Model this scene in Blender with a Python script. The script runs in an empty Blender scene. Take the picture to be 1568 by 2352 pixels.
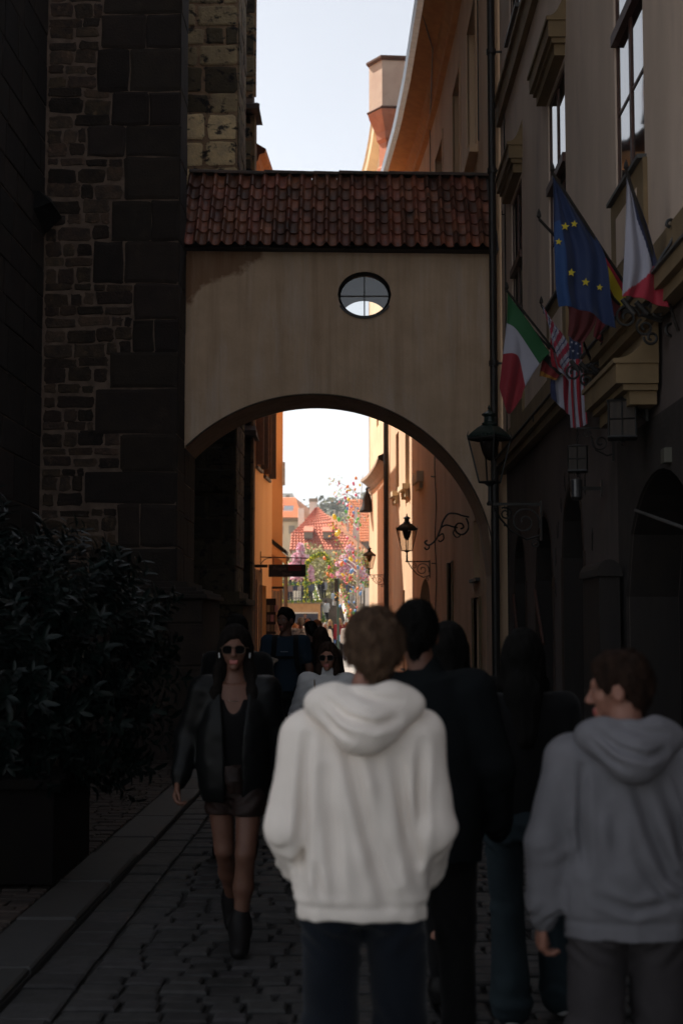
import bpy, bmesh, math, random
import numpy as np
from mathutils import Vector, Matrix
random.seed(7)
R = math.radians
SC = bpy.context.scene
COL = SC.collection

# ------------------------------------------------------------------ camera, world, sun, exposure
CAMZ = 1.65
PITCH, YAW, FPX = 0.0797, 0.0095, 3267.0
cam_d = bpy.data.cameras.new('camera'); cam = bpy.data.objects.new('camera', cam_d); COL.objects.link(cam)
cam.location = (0, 0, CAMZ); cam.rotation_euler = (math.pi/2 + PITCH, 0, YAW)
cam_d.sensor_fit = 'VERTICAL'; cam_d.sensor_height = 36.0; cam_d.sensor_width = 24.0
cam_d.lens = 50.0; cam_d.clip_start = 0.1; cam_d.clip_end = 3000
cam_d.dof.use_dof = True; cam_d.dof.focus_distance = 15.0; cam_d.dof.aperture_fstop = 2.8
SC.camera = cam

SUN_EL, SUN_AZ = R(50), R(-52)           # azimuth from the street axis (+Y), negative = to the left
w = bpy.data.worlds.new('World'); SC.world = w; w.use_nodes = True
nt = w.node_tree; nt.nodes.clear()
sky = nt.nodes.new('ShaderNodeTexSky'); sky.sky_type = 'NISHITA'; sky.sun_disc = False
sky.sun_elevation = SUN_EL; sky.sun_rotation = SUN_AZ
sky.air_density = 1.0; sky.dust_density = 1.0; sky.ozone_density = 1.0
bg = nt.nodes.new('ShaderNodeBackground'); bg.inputs[1].default_value = 0.13
wo = nt.nodes.new('ShaderNodeOutputWorld')
hs = nt.nodes.new('ShaderNodeHueSaturation'); hs.inputs['Saturation'].default_value = .29; hs.inputs['Value'].default_value = .75
nt.links.new(sky.outputs[0], hs.inputs['Color']); nt.links.new(hs.outputs[0], bg.inputs[0]); nt.links.new(bg.outputs[0], wo.inputs[0])
sun_d = bpy.data.lights.new('sun', 'SUN'); sun_d.energy = 5.0; sun_d.angle = R(0.5); sun_d.color = (1, .93, .82)
sun = bpy.data.objects.new('sun', sun_d); COL.objects.link(sun)
_s = Vector((math.sin(SUN_AZ)*math.cos(SUN_EL), math.cos(SUN_AZ)*math.cos(SUN_EL), math.sin(SUN_EL)))
sun.rotation_euler = _s.to_track_quat('Z', 'Y').to_euler()
vs = SC.view_settings; vs.view_transform = 'Standard'; vs.look = 'None'; vs.gamma = 1; vs.exposure = 0.8
SC.cycles.use_denoising = True
SC.cycles.max_bounces = 8; SC.cycles.diffuse_bounces = 5
SC.cycles.sample_clamp_indirect = 6

# ------------------------------------------------------------------ placement helpers
_cr = cam.rotation_euler.to_matrix()
def ray(dx, dy): return (_cr @ Vector((dx-784, -(dy-1176), -FPX))).normalized()
def at(dx, dy, Y):
    r = ray(dx, dy); t = Y/r.y; return Vector((r.x*t, Y, CAMZ + r.z*t))
def onx(dx, dy, X):
    r = ray(dx, dy); t = X/r.x; return Vector((X, r.y*t, CAMZ + r.z*t))

# ------------------------------------------------------------------ mesh helpers
class MB:
    def __init__(s): s.v = []; s.f = []; s.c = []; s.m = []; s.col = None; s.mi = 0
    def face(s, idx): s.f.append(tuple(idx)); s.c.append(s.col); s.m.append(s.mi)
    def poly(s, pts):
        b = len(s.v); s.v += [tuple(p) for p in pts]; s.face(range(b, b+len(pts)))
    def hexa(s, p):   # 8 points: bottom ring 0-3, top ring 4-7
        b = len(s.v); s.v += [tuple(q) for q in p]
        for f in ((0,3,2,1),(4,5,6,7),(0,1,5,4),(1,2,6,5),(2,3,7,6),(3,0,4,7)): s.face([b+i for i in f])
    def box(s, x0, x1, y0, y1, z0, z1):
        s.hexa([(x0,y0,z0),(x1,y0,z0),(x1,y1,z0),(x0,y1,z0),(x0,y0,z1),(x1,y0,z1),(x1,y1,z1),(x0,y1,z1)])
    def grid(s, P):   # P[i][j] points
        n, m = len(P), len(P[0]); b = len(s.v)
        for r in P: s.v += [tuple(q) for q in r]
        for i in range(n-1):
            for j in range(m-1): s.face((b+i*m+j, b+i*m+j+1, b+(i+1)*m+j+1, b+(i+1)*m+j))
    def tube(s, pts, r, n=6, cap=True):
        pts = [Vector(p) for p in pts]; rr = r if isinstance(r, (list, tuple)) else [r]*len(pts)
        b = len(s.v); up = None
        for i, p in enumerate(pts):
            t = (pts[min(i+1, len(pts)-1)] - pts[max(i-1, 0)]).normalized()
            if up is None or abs(t.dot(up)) > .97: up = Vector((0,0,1)) if abs(t.z) < .9 else Vector((1,0,0))
            a = t.cross(up).normalized(); up2 = a.cross(t).normalized(); up = up2
            for k in range(n):
                th = 2*math.pi*k/n; s.v.append(tuple(p + (a*math.cos(th) + up2*math.sin(th))*rr[i]))
        for i in range(len(pts)-1):
            for k in range(n):
                k2 = (k+1) % n
                s.face((b+i*n+k, b+i*n+k2, b+(i+1)*n+k2, b+(i+1)*n+k))
        if cap:
            s.face([b+k for k in range(n)][::-1]); e = b+(len(pts)-1)*n; s.face([e+k for k in range(n)])
    def lathe(s, prof, c, n=16, ax=None):   # prof [(r,z)], around vertical through c
        b = len(s.v); c = Vector(c)
        for r, z in prof:
            for k in range(n):
                th = 2*math.pi*(k+.5)/n; s.v.append((c.x+r*math.cos(th), c.y+r*math.sin(th), c.z+z))
        for i in range(len(prof)-1):
            for k in range(n):
                k2 = (k+1) % n; s.face((b+i*n+k, b+i*n+k2, b+(i+1)*n+k2, b+(i+1)*n+k))
        s.face([b+k for k in range(n)][::-1]); e = b+(len(prof)-1)*n; s.face([e+k for k in range(n)])
    def build(s, name, mat=None, parent=None, smooth=False, bevel=0, loc=None):
        me = bpy.data.meshes.new(name); me.from_pydata(s.v, [], s.f)
        if mat:
            for m in (mat if isinstance(mat, (list, tuple)) else [mat]): me.materials.append(m)
        if any(s.m): me.polygons.foreach_set('material_index', s.m)
        if any(c is not None for c in s.c):
            at_ = me.color_attributes.new('Col', 'FLOAT_COLOR', 'CORNER')
            d = []
            for f, c in zip(s.f, s.c): d += list((c or (1,1,1))[:3]) + [1] if False else (list((c or (1,1,1))[:3]) + [1.0])*len(f)
            at_.data.foreach_set('color', d)
        if smooth: me.polygons.foreach_set('use_smooth', [True]*len(s.f))
        me.validate(); me.update()
        o = bpy.data.objects.new(name, me); COL.objects.link(o)
        if parent: o.parent = parent
        if loc is not None: o.location = loc
        if bevel:
            b = o.modifiers.new('bevel', 'BEVEL'); b.width = bevel; b.segments = 2; b.limit_method = 'ANGLE'
        return o
def tag(o, label=None, cat=None, group=None, kind=None):
    if label: o['label'] = label
    if cat: o['category'] = cat
    if group: o['group'] = group
    if kind: o['kind'] = kind
    return o
def thing(name, label, cat, loc=(0,0,0), rz=0, group=None):
    o = bpy.data.objects.new(name, None); COL.objects.link(o); o.location = loc; o.rotation_euler = (0,0,rz)
    o.empty_display_size = .1
    return tag(o, label, cat, group)

# ------------------------------------------------------------------ materials
def _new(name):
    m = bpy.data.materials.new(name); m.use_nodes = True
    return m, m.node_tree, m.node_tree.nodes['Principled BSDF']
def _coord(nt, scale=(1,1,1), rot=(0,0,0)):
    tc = nt.nodes.new('ShaderNodeTexCoord'); mp = nt.nodes.new('ShaderNodeMapping')
    mp.inputs['Scale'].default_value = scale; mp.inputs['Rotation'].default_value = rot
    nt.links.new(tc.outputs['Object'], mp.inputs[0]); return mp.outputs[0]
def _noise(nt, vec, scale, detail=4, rough=.55):
    n = nt.nodes.new('ShaderNodeTexNoise'); n.inputs['Scale'].default_value = scale
    n.inputs['Detail'].default_value = detail; n.inputs['Roughness'].default_value = rough
    nt.links.new(vec, n.inputs['Vector']); return n.outputs['Fac']
def _ramp(nt, fac, a, b, pa=.35, pb=.65):
    r = nt.nodes.new('ShaderNodeValToRGB'); e = r.color_ramp.elements
    e[0].position = pa; e[1].position = pb; e[0].color = (*a, 1); e[1].color = (*b, 1)
    nt.links.new(fac, r.inputs[0]); return r.outputs[0]
def _mix(nt, a, b, fac, mode='MIX'):
    m = nt.nodes.new('ShaderNodeMix'); m.data_type = 'RGBA'; m.blend_type = mode
    for s_, v in ((m.inputs[6], a), (m.inputs[7], b), (m.inputs[0], fac)):
        if hasattr(v, 'links'): nt.links.new(v, s_)
        else: s_.default_value = (*v, 1) if isinstance(v, tuple) else v
    return m.outputs[2]
def _bump(nt, bs, fac, strength, dist):
    b = nt.nodes.new('ShaderNodeBump'); b.inputs['Strength'].default_value = strength
    b.inputs['Distance'].default_value = dist; nt.links.new(fac, b.inputs['Height'])
    if bs.inputs['Normal'].links: nt.links.new(bs.inputs['Normal'].links[0].from_socket, b.inputs['Normal'])
    nt.links.new(b.outputs[0], bs.inputs['Normal'])
def mat(name, c1, c2=None, rough=.8, ns=3, stretch=(1,1,1), bump=0, bs_=40, bd=.01, metal=0, spec=.5, attr=False,
        stain=None, stain_s=1.2, stain_amt=(.55,.7), stain_stretch=(1,1,.35), sheen=0, alpha=None, trans=0, rnoise=0):
    m, nt, b = _new(name); c2 = c2 or tuple(x*.8 for x in c1)
    v = _coord(nt, stretch); col = _ramp(nt, _noise(nt, v, ns), c1, c2)
    if stain:
        f = _ramp(nt, _noise(nt, _coord(nt, stain_stretch), stain_s, 6, .62), (0,0,0), (1,1,1), *stain_amt)
        col = _mix(nt, col, stain, f)
    if attr:
        a = nt.nodes.new('ShaderNodeVertexColor'); a.layer_name = 'Col'; col = _mix(nt, col, a.outputs[0], 1.0, 'MULTIPLY')
    nt.links.new(col, b.inputs['Base Color'])
    b.inputs['Roughness'].default_value = rough; b.inputs['Metallic'].default_value = metal
    b.inputs['Specular IOR Level'].default_value = spec
    if rnoise:
        mr = nt.nodes.new('ShaderNodeMapRange'); nt.links.new(_noise(nt, _coord(nt), 14), mr.inputs[0])
        mr.inputs[3].default_value = rough-rnoise; mr.inputs[4].default_value = rough+rnoise
        nt.links.new(mr.outputs[0], b.inputs['Roughness'])
    if sheen: b.inputs['Sheen Weight'].default_value = sheen
    if trans: b.inputs['Transmission Weight'].default_value = trans
    if alpha is not None: b.inputs['Alpha'].default_value = alpha
    if bump: _bump(nt, b, _noise(nt, v, bs_, 5), bump, bd)
    return m
def emit(name, c, s):
    m, nt, b = _new(name); b.inputs['Base Color'].default_value = (*c,1)
    b.inputs['Emission Color'].default_value = (*c,1); b.inputs['Emission Strength'].default_value = s; return m

M = {}
M['arch_plaster'] = mat('arch_plaster', (.66,.48,.335), (.56,.40,.27), .9, 2.5, bump=.35, bs_=22, bd=.012, stain=(.66,.53,.43), stain_s=1.6, stain_amt=(.5,.72), stain_stretch=(2.2,2.2,.35))
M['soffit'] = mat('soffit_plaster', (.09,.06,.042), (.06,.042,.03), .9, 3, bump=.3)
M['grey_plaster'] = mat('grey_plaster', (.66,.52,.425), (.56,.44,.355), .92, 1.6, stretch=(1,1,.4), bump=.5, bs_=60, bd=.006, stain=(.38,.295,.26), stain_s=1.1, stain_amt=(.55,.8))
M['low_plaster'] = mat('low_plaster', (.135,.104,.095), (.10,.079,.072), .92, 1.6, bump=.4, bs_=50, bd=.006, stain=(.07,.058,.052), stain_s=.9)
M['ochre'] = mat('ochre_plaster', (.24,.165,.085), (.18,.125,.065), .9, 3, bump=.3, bs_=50, bd=.006)
M['rose_plaster'] = mat('rose_plaster', (.77,.54,.35), (.65,.43,.265), .92, 1.3, stretch=(1,1,.25), bump=.4, bs_=30, bd=.01, stain=(.52,.31,.18), stain_s=.9)
M['cream_plaster'] = mat('cream_plaster', (.75,.62,.42), (.65,.52,.34), .9, 1.3, bump=.3, bs_=30)
M['orange_plaster'] = mat('orange_plaster', (.92,.53,.235), (.85,.45,.19), .9, 1.0, stretch=(1,1,.25), bump=.5, bs_=18, bd=.012, stain=(.92,.68,.45), stain_s=.8, stain_amt=(.6,.72), stain_stretch=(1,1,.3))
M['orange_deep'] = mat('orange_deep', (.90,.46,.185), (.84,.40,.155), .9, 1.0, bump=.5, bs_=18, bd=.012, stain=(.9,.62,.42), stain_s=.7, stain_amt=(.62,.7))
M['mortar'] = mat('mortar', (.21,.15,.115), (.12,.085,.065), .95, 6, bump=.6, bs_=60)
M['rubble'] = mat('rubble_stone', (.075,.050,.034), (.035,.026,.02), .95, 9, bump=.8, bs_=35, bd=.02, attr=True, stain=(.19,.13,.085), stain_s=6, stain_amt=(.58,.75), stain_stretch=(1,1,1))
M['quoin'] = mat('dark_quoin_stone', (.021,.0155,.0125), (.031,.0225,.0175), .95, 5, bump=.6, bs_=40, bd=.012, attr=True, stain=(.06,.045,.035), stain_s=2.5, stain_amt=(.62,.8), stain_stretch=(1,1,1))
M['pale_stone'] = mat('pale_church_stone', (.66,.53,.31), (.48,.38,.24), .95, 5, bump=.8, bs_=25, bd=.02, attr=True, stain=(.05,.042,.035), stain_s=4.5, stain_amt=(.55,.62), stain_stretch=(1,1,1.4))
M['tile'] = mat('roof_tile', (.26,.10,.052), (.15,.062,.036), .6, 8, bump=.3, bs_=60, bd=.004, attr=True, stain=(.05,.04,.035), stain_s=5, stain_amt=(.55,.75), stain_stretch=(1,1,1), rnoise=.15)
M['ridge'] = mat('ridge_tile', (.05,.042,.036), (.10,.06,.045), .9, 9, bump=.5)
M['iron'] = mat('black_iron', (.012,.012,.012), (.02,.018,.016), .45, 20, bump=.2)
M['green_iron'] = mat('green_iron', (.010,.022,.018), (.016,.03,.025), .35, 20)
M['pipe'] = mat('dark_pipe', (.016,.013,.011), (.025,.02,.016), .5, 12)
M['zinc'] = mat('zinc', (.45,.47,.5), (.35,.37,.4), .35, 10, metal=.7)
M['lead'] = mat('lead_flashing', (.09,.09,.09), (.06,.06,.06), .6, 10)
M['wood_frame'] = mat('brown_window_wood', (.085,.032,.02), (.06,.024,.016), .5, 10, bump=.2)
M['dark_wood'] = mat('dark_wood', (.016,.011,.008), (.010,.007,.006), .75, 8, stretch=(1,1,.2), bump=.4, bs_=20)
M['pale_wood'] = mat('weathered_wood', (.42,.33,.25), (.26,.19,.14), .85, 12, stretch=(2,2,.12), bump=.5, bs_=20, stain=(.45,.16,.12), stain_s=1.6, stain_amt=(.62,.75))
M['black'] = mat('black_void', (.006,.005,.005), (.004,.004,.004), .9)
m, nt_, b_ = _new('window_glass'); b_.inputs['Base Color'].default_value = (.01,.012,.014,1); b_.inputs['Roughness'].default_value = .03
b_.inputs['IOR'].default_value = 2.8; b_.inputs['Specular IOR Level'].default_value = .7
_bump(nt_, b_, _noise(nt_, _coord(nt_), 1.3, 1), .10, .02); M['glass'] = m
m, nt_, b_ = _new('clear_glass')
g = nt_.nodes.new('ShaderNodeBsdfGlossy'); g.inputs['Roughness'].default_value = .03; t = nt_.nodes.new('ShaderNodeBsdfTransparent')
t.inputs[0].default_value = (.85,.86,.86,1)
mx = nt_.nodes.new('ShaderNodeMixShader'); mx.inputs[0].default_value = .12
nt_.links.new(t.outputs[0], mx.inputs[1]); nt_.links.new(g.outputs[0], mx.inputs[2]); nt_.links.new(mx.outputs[0], nt_.nodes['Material Output'].inputs[0]); M['clear'] = m
m, nt_, b_ = _new('lamp_glass')
g = nt_.nodes.new('ShaderNodeBsdfGlossy'); g.inputs['Roughness'].default_value = .15; t = nt_.nodes.new('ShaderNodeBsdfTransparent')
t.inputs[0].default_value = (.8,.76,.72,1)
mx = nt_.nodes.new('ShaderNodeMixShader'); mx.inputs[0].default_value = .08
nt_.links.new(t.outputs[0], mx.inputs[1]); nt_.links.new(g.outputs[0], mx.inputs[2]); nt_.links.new(mx.outputs[0], nt_.nodes['Material Output'].inputs[0]); M['lampglass'] = m

# wall with openings: map(u,z,d) -> world, d positive towards the street
class Op:
    def __init__(s, ua, ub, za, zb, arch=0, depth=.25, n=12, circ=None):
        s.ua, s.ub, s.za, s.zb, s.arch, s.depth, s.circ = ua, ub, za, zb, arch, depth, circ
        s.us = [ua+(ub-ua)*i/n for i in range(n+1)] if (arch or circ) else [ua, ub]
    def hi(s, u):
        if s.circ:
            xc, zc, rx, rz = s.circ; return zc + rz*math.sqrt(max(0, 1-((u-xc)/rx)**2))
        if s.arch:
            t = (u-s.ua)/(s.ub-s.ua)*2-1; return s.zb - s.arch*(1-math.sqrt(max(0, 1-t*t)))
        return s.zb
    def lo(s, u):
        if s.circ and s.za is None:
            xc, zc, rx, rz = s.circ; return zc - rz*math.sqrt(max(0, 1-((u-xc)/rx)**2))
        return s.za
def wallface(mb, mp, u0, u1, z0, z1, ops, extra=(), back=True, top=None):
    br = {u0, u1, *extra}
    for o in ops: br.update(o.us)
    br = sorted(b for b in br if u0-1e-6 <= b <= u1+1e-6)
    tp = top or (lambda u: z1)
    for a, b in zip(br, br[1:]):
        if b-a < 1e-6: continue
        mid = (a+b)/2
        os_ = sorted([o for o in ops if o.ua-1e-6 <= mid <= o.ub+1e-6], key=lambda o: o.lo(mid))
        la, lb = z0, z0
        for o in os_:
            ha, hb = o.lo(a), o.lo(b)
            if ha-la > 1e-5 or hb-lb > 1e-5: mb.poly([mp(a,la,0), mp(b,lb,0), mp(b,hb,0), mp(a,ha,0)])
            la, lb = o.hi(a), o.hi(b)
        mb.poly([mp(a,la,0), mp(b,lb,0), mp(b,tp(b),0), mp(a,tp(a),0)])
    for o in ops:
        if not o.depth: continue
        d = -o.depth
        for a, b in zip(o.us, o.us[1:]):
            mb.poly([mp(a,o.hi(a),0), mp(b,o.hi(b),0), mp(b,o.hi(b),d), mp(a,o.hi(a),d)])
            mb.poly([mp(a,o.lo(a),0), mp(a,o.lo(a),d), mp(b,o.lo(b),d), mp(b,o.lo(b),0)])
        for u in (o.ua, o.ub):
            if o.hi(u)-o.lo(u) > 1e-3: mb.poly([mp(u,o.lo(u),0), mp(u,o.lo(u),d), mp(u,o.hi(u),d), mp(u,o.hi(u),0)])
def mbox(mb, mp, u0, u1, z0, z1, d0, d1):
    mb.hexa([mp(u0,z0,d0), mp(u1,z0,d0), mp(u1,z0,d1), mp(u0,z0,d1), mp(u0,z1,d0), mp(u1,z1,d0), mp(u1,z1,d1), mp(u0,z1,d1)])
def opfill(mb, mp, o, d):   # flat panel filling the opening at depth d
    for a, b in zip(o.us, o.us[1:]): mb.poly([mp(a,o.lo(a),d), mp(b,o.lo(b),d), mp(b,o.hi(b),d), mp(a,o.hi(a),d)])
def window(mp, o, parent, d=-.1, bars=(1, (.6,)), transom=None, sill=None, name='window', fm=None, gm=None, fw=.05, label=None, prot=None):
    pr_ = prot if prot is not None else .03; pm_ = pr_*1.4 if prot is None else prot+.004
    mb = MB(); u0, u1, z0, z1 = o.ua, o.ub, o.za, o.zb
    mbox(mb, mp, u0, u0+fw, z0, z1, d-.03, d+pr_); mbox(mb, mp, u1-fw, u1, z0, z1, d-.03, d+pr_)
    mbox(mb, mp, u0+fw, u1-fw, z0, z0+fw, d-.03, d+pr_); mbox(mb, mp, u0+fw, u1-fw, z1-fw, z1, d-.03, d+pr_)
    for i in range(1, bars[0]+1):
        u = u0+(u1-u0)*i/(bars[0]+1); mbox(mb, mp, u-fw*.7, u+fw*.7, z0+fw, z1-fw, d-.028, d+pm_)
    for f in bars[1]:
        z = z0+(z1-z0)*f; mbox(mb, mp, u0+fw, u1-fw, z-.014, z+.014, d-.02, d+pr_*.66)
    if transom is not None:
        z = z0+(z1-z0)*transom; mbox(mb, mp, u0+.01, u1-.01, z-.045, z+.045, d-.026, d+.05)
    f = mb.build(name, fm or M['wood_frame'], parent)
    if label: f['label'] = label
    g = MB(); g.poly([mp(u0+.01,z0+.01,d-.004), mp(u1-.01,z0+.01,d-.004), mp(u1-.01,z1-.01,d-.004), mp(u0+.01,z1-.01,d-.004)])
    g.build('pane', gm or M['glass'], f)
    if sill:
        s_ = MB(); mbox(s_, mp, u0-.06, u1+.06, z0-sill, z0, -.02, .07); s_.build('sill', fm or M['lead'], f)
    return f
def rubble(mb, mp, u0, u1, z0, z1, rh, ln, gap=.015, proud=.012, cf=None, ufun=None, wav=.03, rnd=.42):
    z = z0
    while z < z1-.03:
        h = random.uniform(*rh); h = min(h, z1-z) if z1-z-h > .06 else z1-z
        a0, b0 = ufun(z+h/2) if ufun else (u0, u1); u = a0; ph = random.uniform(0, 6)
        while u < b0-.02:
            l = random.uniform(*ln); l = l if b0-u-l > ln[0]*.6 else b0-u
            g = gap*random.uniform(.6, 1.8); cu, cz = u+l/2, z+h/2+wav*math.sin(u*3.1+ph)*min(1, h*4); a_, b_ = max(.02, l/2-g), max(.015, h/2-g*.8); rr = rnd*min(a_, b_); pts = []
            for qx, qz, t0 in ((1,1,0),(-1,1,90),(-1,-1,180),(1,-1,270)):
                for t in (8, 45, 82): pts.append((cu+qx*(a_-rr)+rr*math.cos(R(t0+t)), cz+qz*(b_-rr)+rr*math.sin(R(t0+t))))
            q2 = []
            for i in range(12):
                q2.append(pts[i])
                if i % 3 == 2: n_ = pts[(i+1) % 12]; q2.append(((pts[i][0]+n_[0])/2, (pts[i][1]+n_[1])/2))
            jj = min(.014, h*.09); q2 = [(x+random.uniform(-jj, jj), y+random.uniform(-jj, jj)) for x, y in q2]; n = len(q2)
            p = proud*random.uniform(.4, 1.5); mb.col = cf(cu, z+h/2) if cf else None; b = len(mb.v)
            mb.v += [tuple(mp(x, y, -.004)) for x, y in q2]+[tuple(mp(x, y, p*.55)) for x, y in q2]+[tuple(mp(cu+(x-cu)*.86, cz+(y-cz)*.84, p)) for x, y in q2]
            for k in range(n):
                k2 = (k+1) % n; mb.face((b+k, b+k2, b+n+k2, b+n+k)); mb.face((b+n+k, b+n+k2, b+2*n+k2, b+2*n+k))
            mb.face([b+2*n+k for k in range(n)]); u += l
        z += h
    mb.col = None
def blocks(mb, mp, u0, u1, z0, z1, rh, ln, gap=.012, proud=.02, cf=None, jit=.006, ufun=None):
    z = z0
    while z < z1-.03:
        h = random.uniform(*rh); h = min(h, z1-z) if z1-z-h > .06 else z1-z
        a0, b0 = ufun(z+h/2) if ufun else (u0, u1)
        u = a0
        while u < b0-.02:
            l = random.uniform(*ln); l = l if b0-u-l > ln[0]*.6 else b0-u
            p = proud*random.uniform(.5, 1.3); g = gap*random.uniform(.6, 1.5); i = min(.012, h*.12)
            j = lambda: random.uniform(-jit, jit)
            c = [(u+g+j(), z+g+j()), (u+l-g+j(), z+g+j()), (u+l-g+j(), z+h-g+j()), (u+g+j(), z+h-g+j())]
            cu, cz = u+l/2, z+h/2
            ins = [(q[0]+(i if q[0] < cu else -i), q[1]+(i if q[1] < cz else -i)) for q in c]
            b = len(mb.v); mb.v += [tuple(mp(*q, -.005)) for q in c] + [tuple(mp(*q, p*.6)) for q in c] + [tuple(mp(*q, p)) for q in ins]
            mb.col = cf(u+l/2, z+h/2) if cf else None
            for k in range(4):
                k2 = (k+1) % 4; mb.face((b+k, b+k2, b+4+k2, b+4+k)); mb.face((b+4+k, b+4+k2, b+8+k2, b+8+k))
            mb.face((b+8, b+9, b+10, b+11)); u += l
        z += h
    mb.col = None

def arch_stain():
    m = M['arch_plaster']; nt = m.node_tree; b = nt.nodes['Principled BSDF']; src = b.inputs['Base Color'].links[0].from_socket
    tc = nt.nodes.new('ShaderNodeTexCoord'); sp = nt.nodes.new('ShaderNodeSeparateXYZ'); nt.links.new(tc.outputs['Object'], sp.inputs[0])
    def mth(op, a, b_):
        n = nt.nodes.new('ShaderNodeMath'); n.operation = op
        for i, v in enumerate((a, b_)):
            if hasattr(v, 'links'): nt.links.new(v, n.inputs[i])
            else: n.inputs[i].default_value = v
        return n.outputs[0]
    # damp patch: everything above a ragged line that climbs to the right from the upper left corner
    n1 = _noise(nt, _coord(nt, (1,1,1)), 2.2, 6, .6); n2 = _noise(nt, _coord(nt, (7,7,.5)), 1.0, 3)
    line = mth('ADD', mth('MULTIPLY', sp.outputs['X'], .62), 7.62); line = mth('ADD', line, mth('MULTIPLY', mth('SUBTRACT', n1, .5), -1.1))
    d = mth('SUBTRACT', sp.outputs['Z'], line); f = mth('MULTIPLY', d, 9.0); c = nt.nodes.new('ShaderNodeClamp'); nt.links.new(f, c.inputs[0])
    f2 = mth('MULTIPLY', c.outputs[0], mth('ADD', .35, mth('MULTIPLY', n2, .9)))
    col = _mix(nt, src, (.20,.095,.045), f2)
    st = _ramp(nt, _noise(nt, _coord(nt, (5,5,.22)), 1.3, 5, .65), (0,0,0), (1,1,1), .45, .7)
    col = _mix(nt, col, (.30,.185,.105), mth('MULTIPLY', st, .38)); nt.links.new(col, b.inputs['Base Color'])
arch_stain()
# ================================================================== GROUND
M['sett'] = mat('granite_sett', (.031,.0295,.029), (.019,.018,.018), .72, 14, bump=.5, bs_=45, bd=.008, attr=True, spec=.45, rnoise=.12)
M['joint'] = mat('sett_joint', (.012,.011,.010), (.007,.006,.006), .95, 20, bump=.5)
M['kerb'] = mat('kerb_granite', (.034,.033,.032), (.026,.026,.025), .7, 12, bump=.3, bs_=70, bd=.004, attr=True)
M['brick_pave'] = mat('brown_paving', (.045,.031,.024), (.024,.018,.015), .8, 11, bump=.5, bs_=50, attr=True)
M['square'] = mat('square_paving', (.30,.28,.26), (.22,.205,.19), .85, 5, bump=.4, bs_=30)
M['hillm'] = mat('hill_green', (.07,.085,.035), (.10,.10,.05), 1, .03)
g = MB(); g.box(-900, 900, -60, 1500, -1.0, -.06); tag(g.build('ground', M['square']), 'pale stone ground under the street, running on unseen behind the camera', kind='structure')  # pale paving behind the camera added for warm bounce into the lane
def cobble(name, x0, x1, y0, y1, rh, ln, m, z=0., across=True, label=None, gap=.011, base=None, proud=.021):
    mb = MB()
    cf = lambda u, v: (lambda k: (k, k*random.uniform(.97, 1.02), k*random.uniform(.95, 1.03)))(random.uniform(.65, 1.25))
    if across: mp = lambda u, v, d: (u, v + .012*math.sin(u*5+v*3), z - proud + d + .004*math.sin(u*2.1)+.004*math.sin(v*1.3))
    else: mp = lambda u, v, d: (v, u, z - proud + d)
    if across: blocks(mb, mp, x0, x1, y0, y1, rh, ln, gap, proud, cf, .006)
    else: blocks(mb, mp, y0, y1, x0, x1, rh, ln, gap, proud, cf, .004)
    o = mb.build(name, m, bevel=.006); o.modifiers.clear()
    tag(o, label, kind='structure'); return o
cobble('street', -1.27, 2.0, 3.0, 34, (.14,.17), (.15,.25), M['sett'], label='dark granite setts laid in rows across the lane')
cobble('gutter', -1.53, -1.275, 3.0, 34, (.25,.26), (.24,.36), M['sett'], across=False, label='single row of larger granite setts along the kerb')
cobble('pavement', -4.15, -1.89, 3.0, 18, (.08,.11), (.10,.2), M['brick_pave'], z=.03, label='small brown paving stones on the raised pavement', gap=.006, proud=.015)
cobble('kerb', -1.88, -1.54, 3.0, 34, (.34,.34), (.8,1.3), M['kerb'], z=.035, across=False, label='long granite kerbstones beside the gutter', gap=.004, proud=.03)
b = MB(); b.box(-4.25, 2.7, .5, 51, -.058, -.028); b.box(-4.15, -1.88, 2.5, 34, -.028, .012); b.box(-1.88, -1.54, 2.5, 34, -.028, .0)
tag(b.build('roadbed', M['joint']), 'dark sand between the setts', kind='structure')
cobble('bounce_paving', -3, 2.0, 34, 51, (.3,.4), (.4,.7), M['square'], z=0.0, label='paler paving added for bounce at the far end of the lane', gap=.006, proud=.02)  # pale surface laid to bounce sun onto the orange walls
s = MB(); s.grid([[(-40, 34, -.02), (40, 34, -.02)], [(-40, 51, -.02), (40, 51, -.02)], [(-60, 65, .3), (60, 65, .3)], [(-60, 125, .3), (60, 125, .3)]])
tag(s.build('square', M['square']), 'pale sunlit paving of the open square', kind='structure')
hb = MB(); P = []
for i in range(41):
    x = -400+800*i/40
    P.append([(x, 260+j*40, -1 + (34+3.5*math.sin(x*.03+1)+2*math.sin(x*.11))*(1-math.exp(-j*.8))*(1.0 if x < 30 else max(.8, 1-(x-30)*.004))) for j in range(8)])
hb.grid(P); tag(hb.build('hill', M['hillm'], smooth=True), 'hazy wooded hill beyond the red roofs', kind='structure')

# ================================================================== LEFT: church with buttresses
ch = thing('stone_church', 'tall soot- and shade-darkened stone church wall with stepped buttresses on the left of the lane', 'church', (-6, 20, 0))
def fm(Y, x=0): return lambda u, z, d: (u-x+0, Y-d, z)
def P_(mb, name, m, par, **k):   # build in world coords under a parent placed elsewhere
    o = mb.build(name, m, par, **k); o.matrix_parent_inverse = Matrix.Translation(par.location).inverted() if par.rotation_euler.z == 0 else Matrix.Identity(4)
    return o
c = MB(); c.box(-14, -4.2, 6.2, 40, 0, 28); c.box(-4.2, -2.37, 18.85, 20.88, 0, 6.9); c.box(-4.2, -2.37, 18.85, 19.6, 6.905, 28); c.box(-4, -3.0, 20.6, 33.4, 0, 27); c.box(-4, -2.02, 24.03, 25.6, 0, 26); c.box(-4, -2.13, 29.03, 29.5, 0, 24)  # unseen bulk sized to block the sun, cut short to light the ground behind
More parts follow.
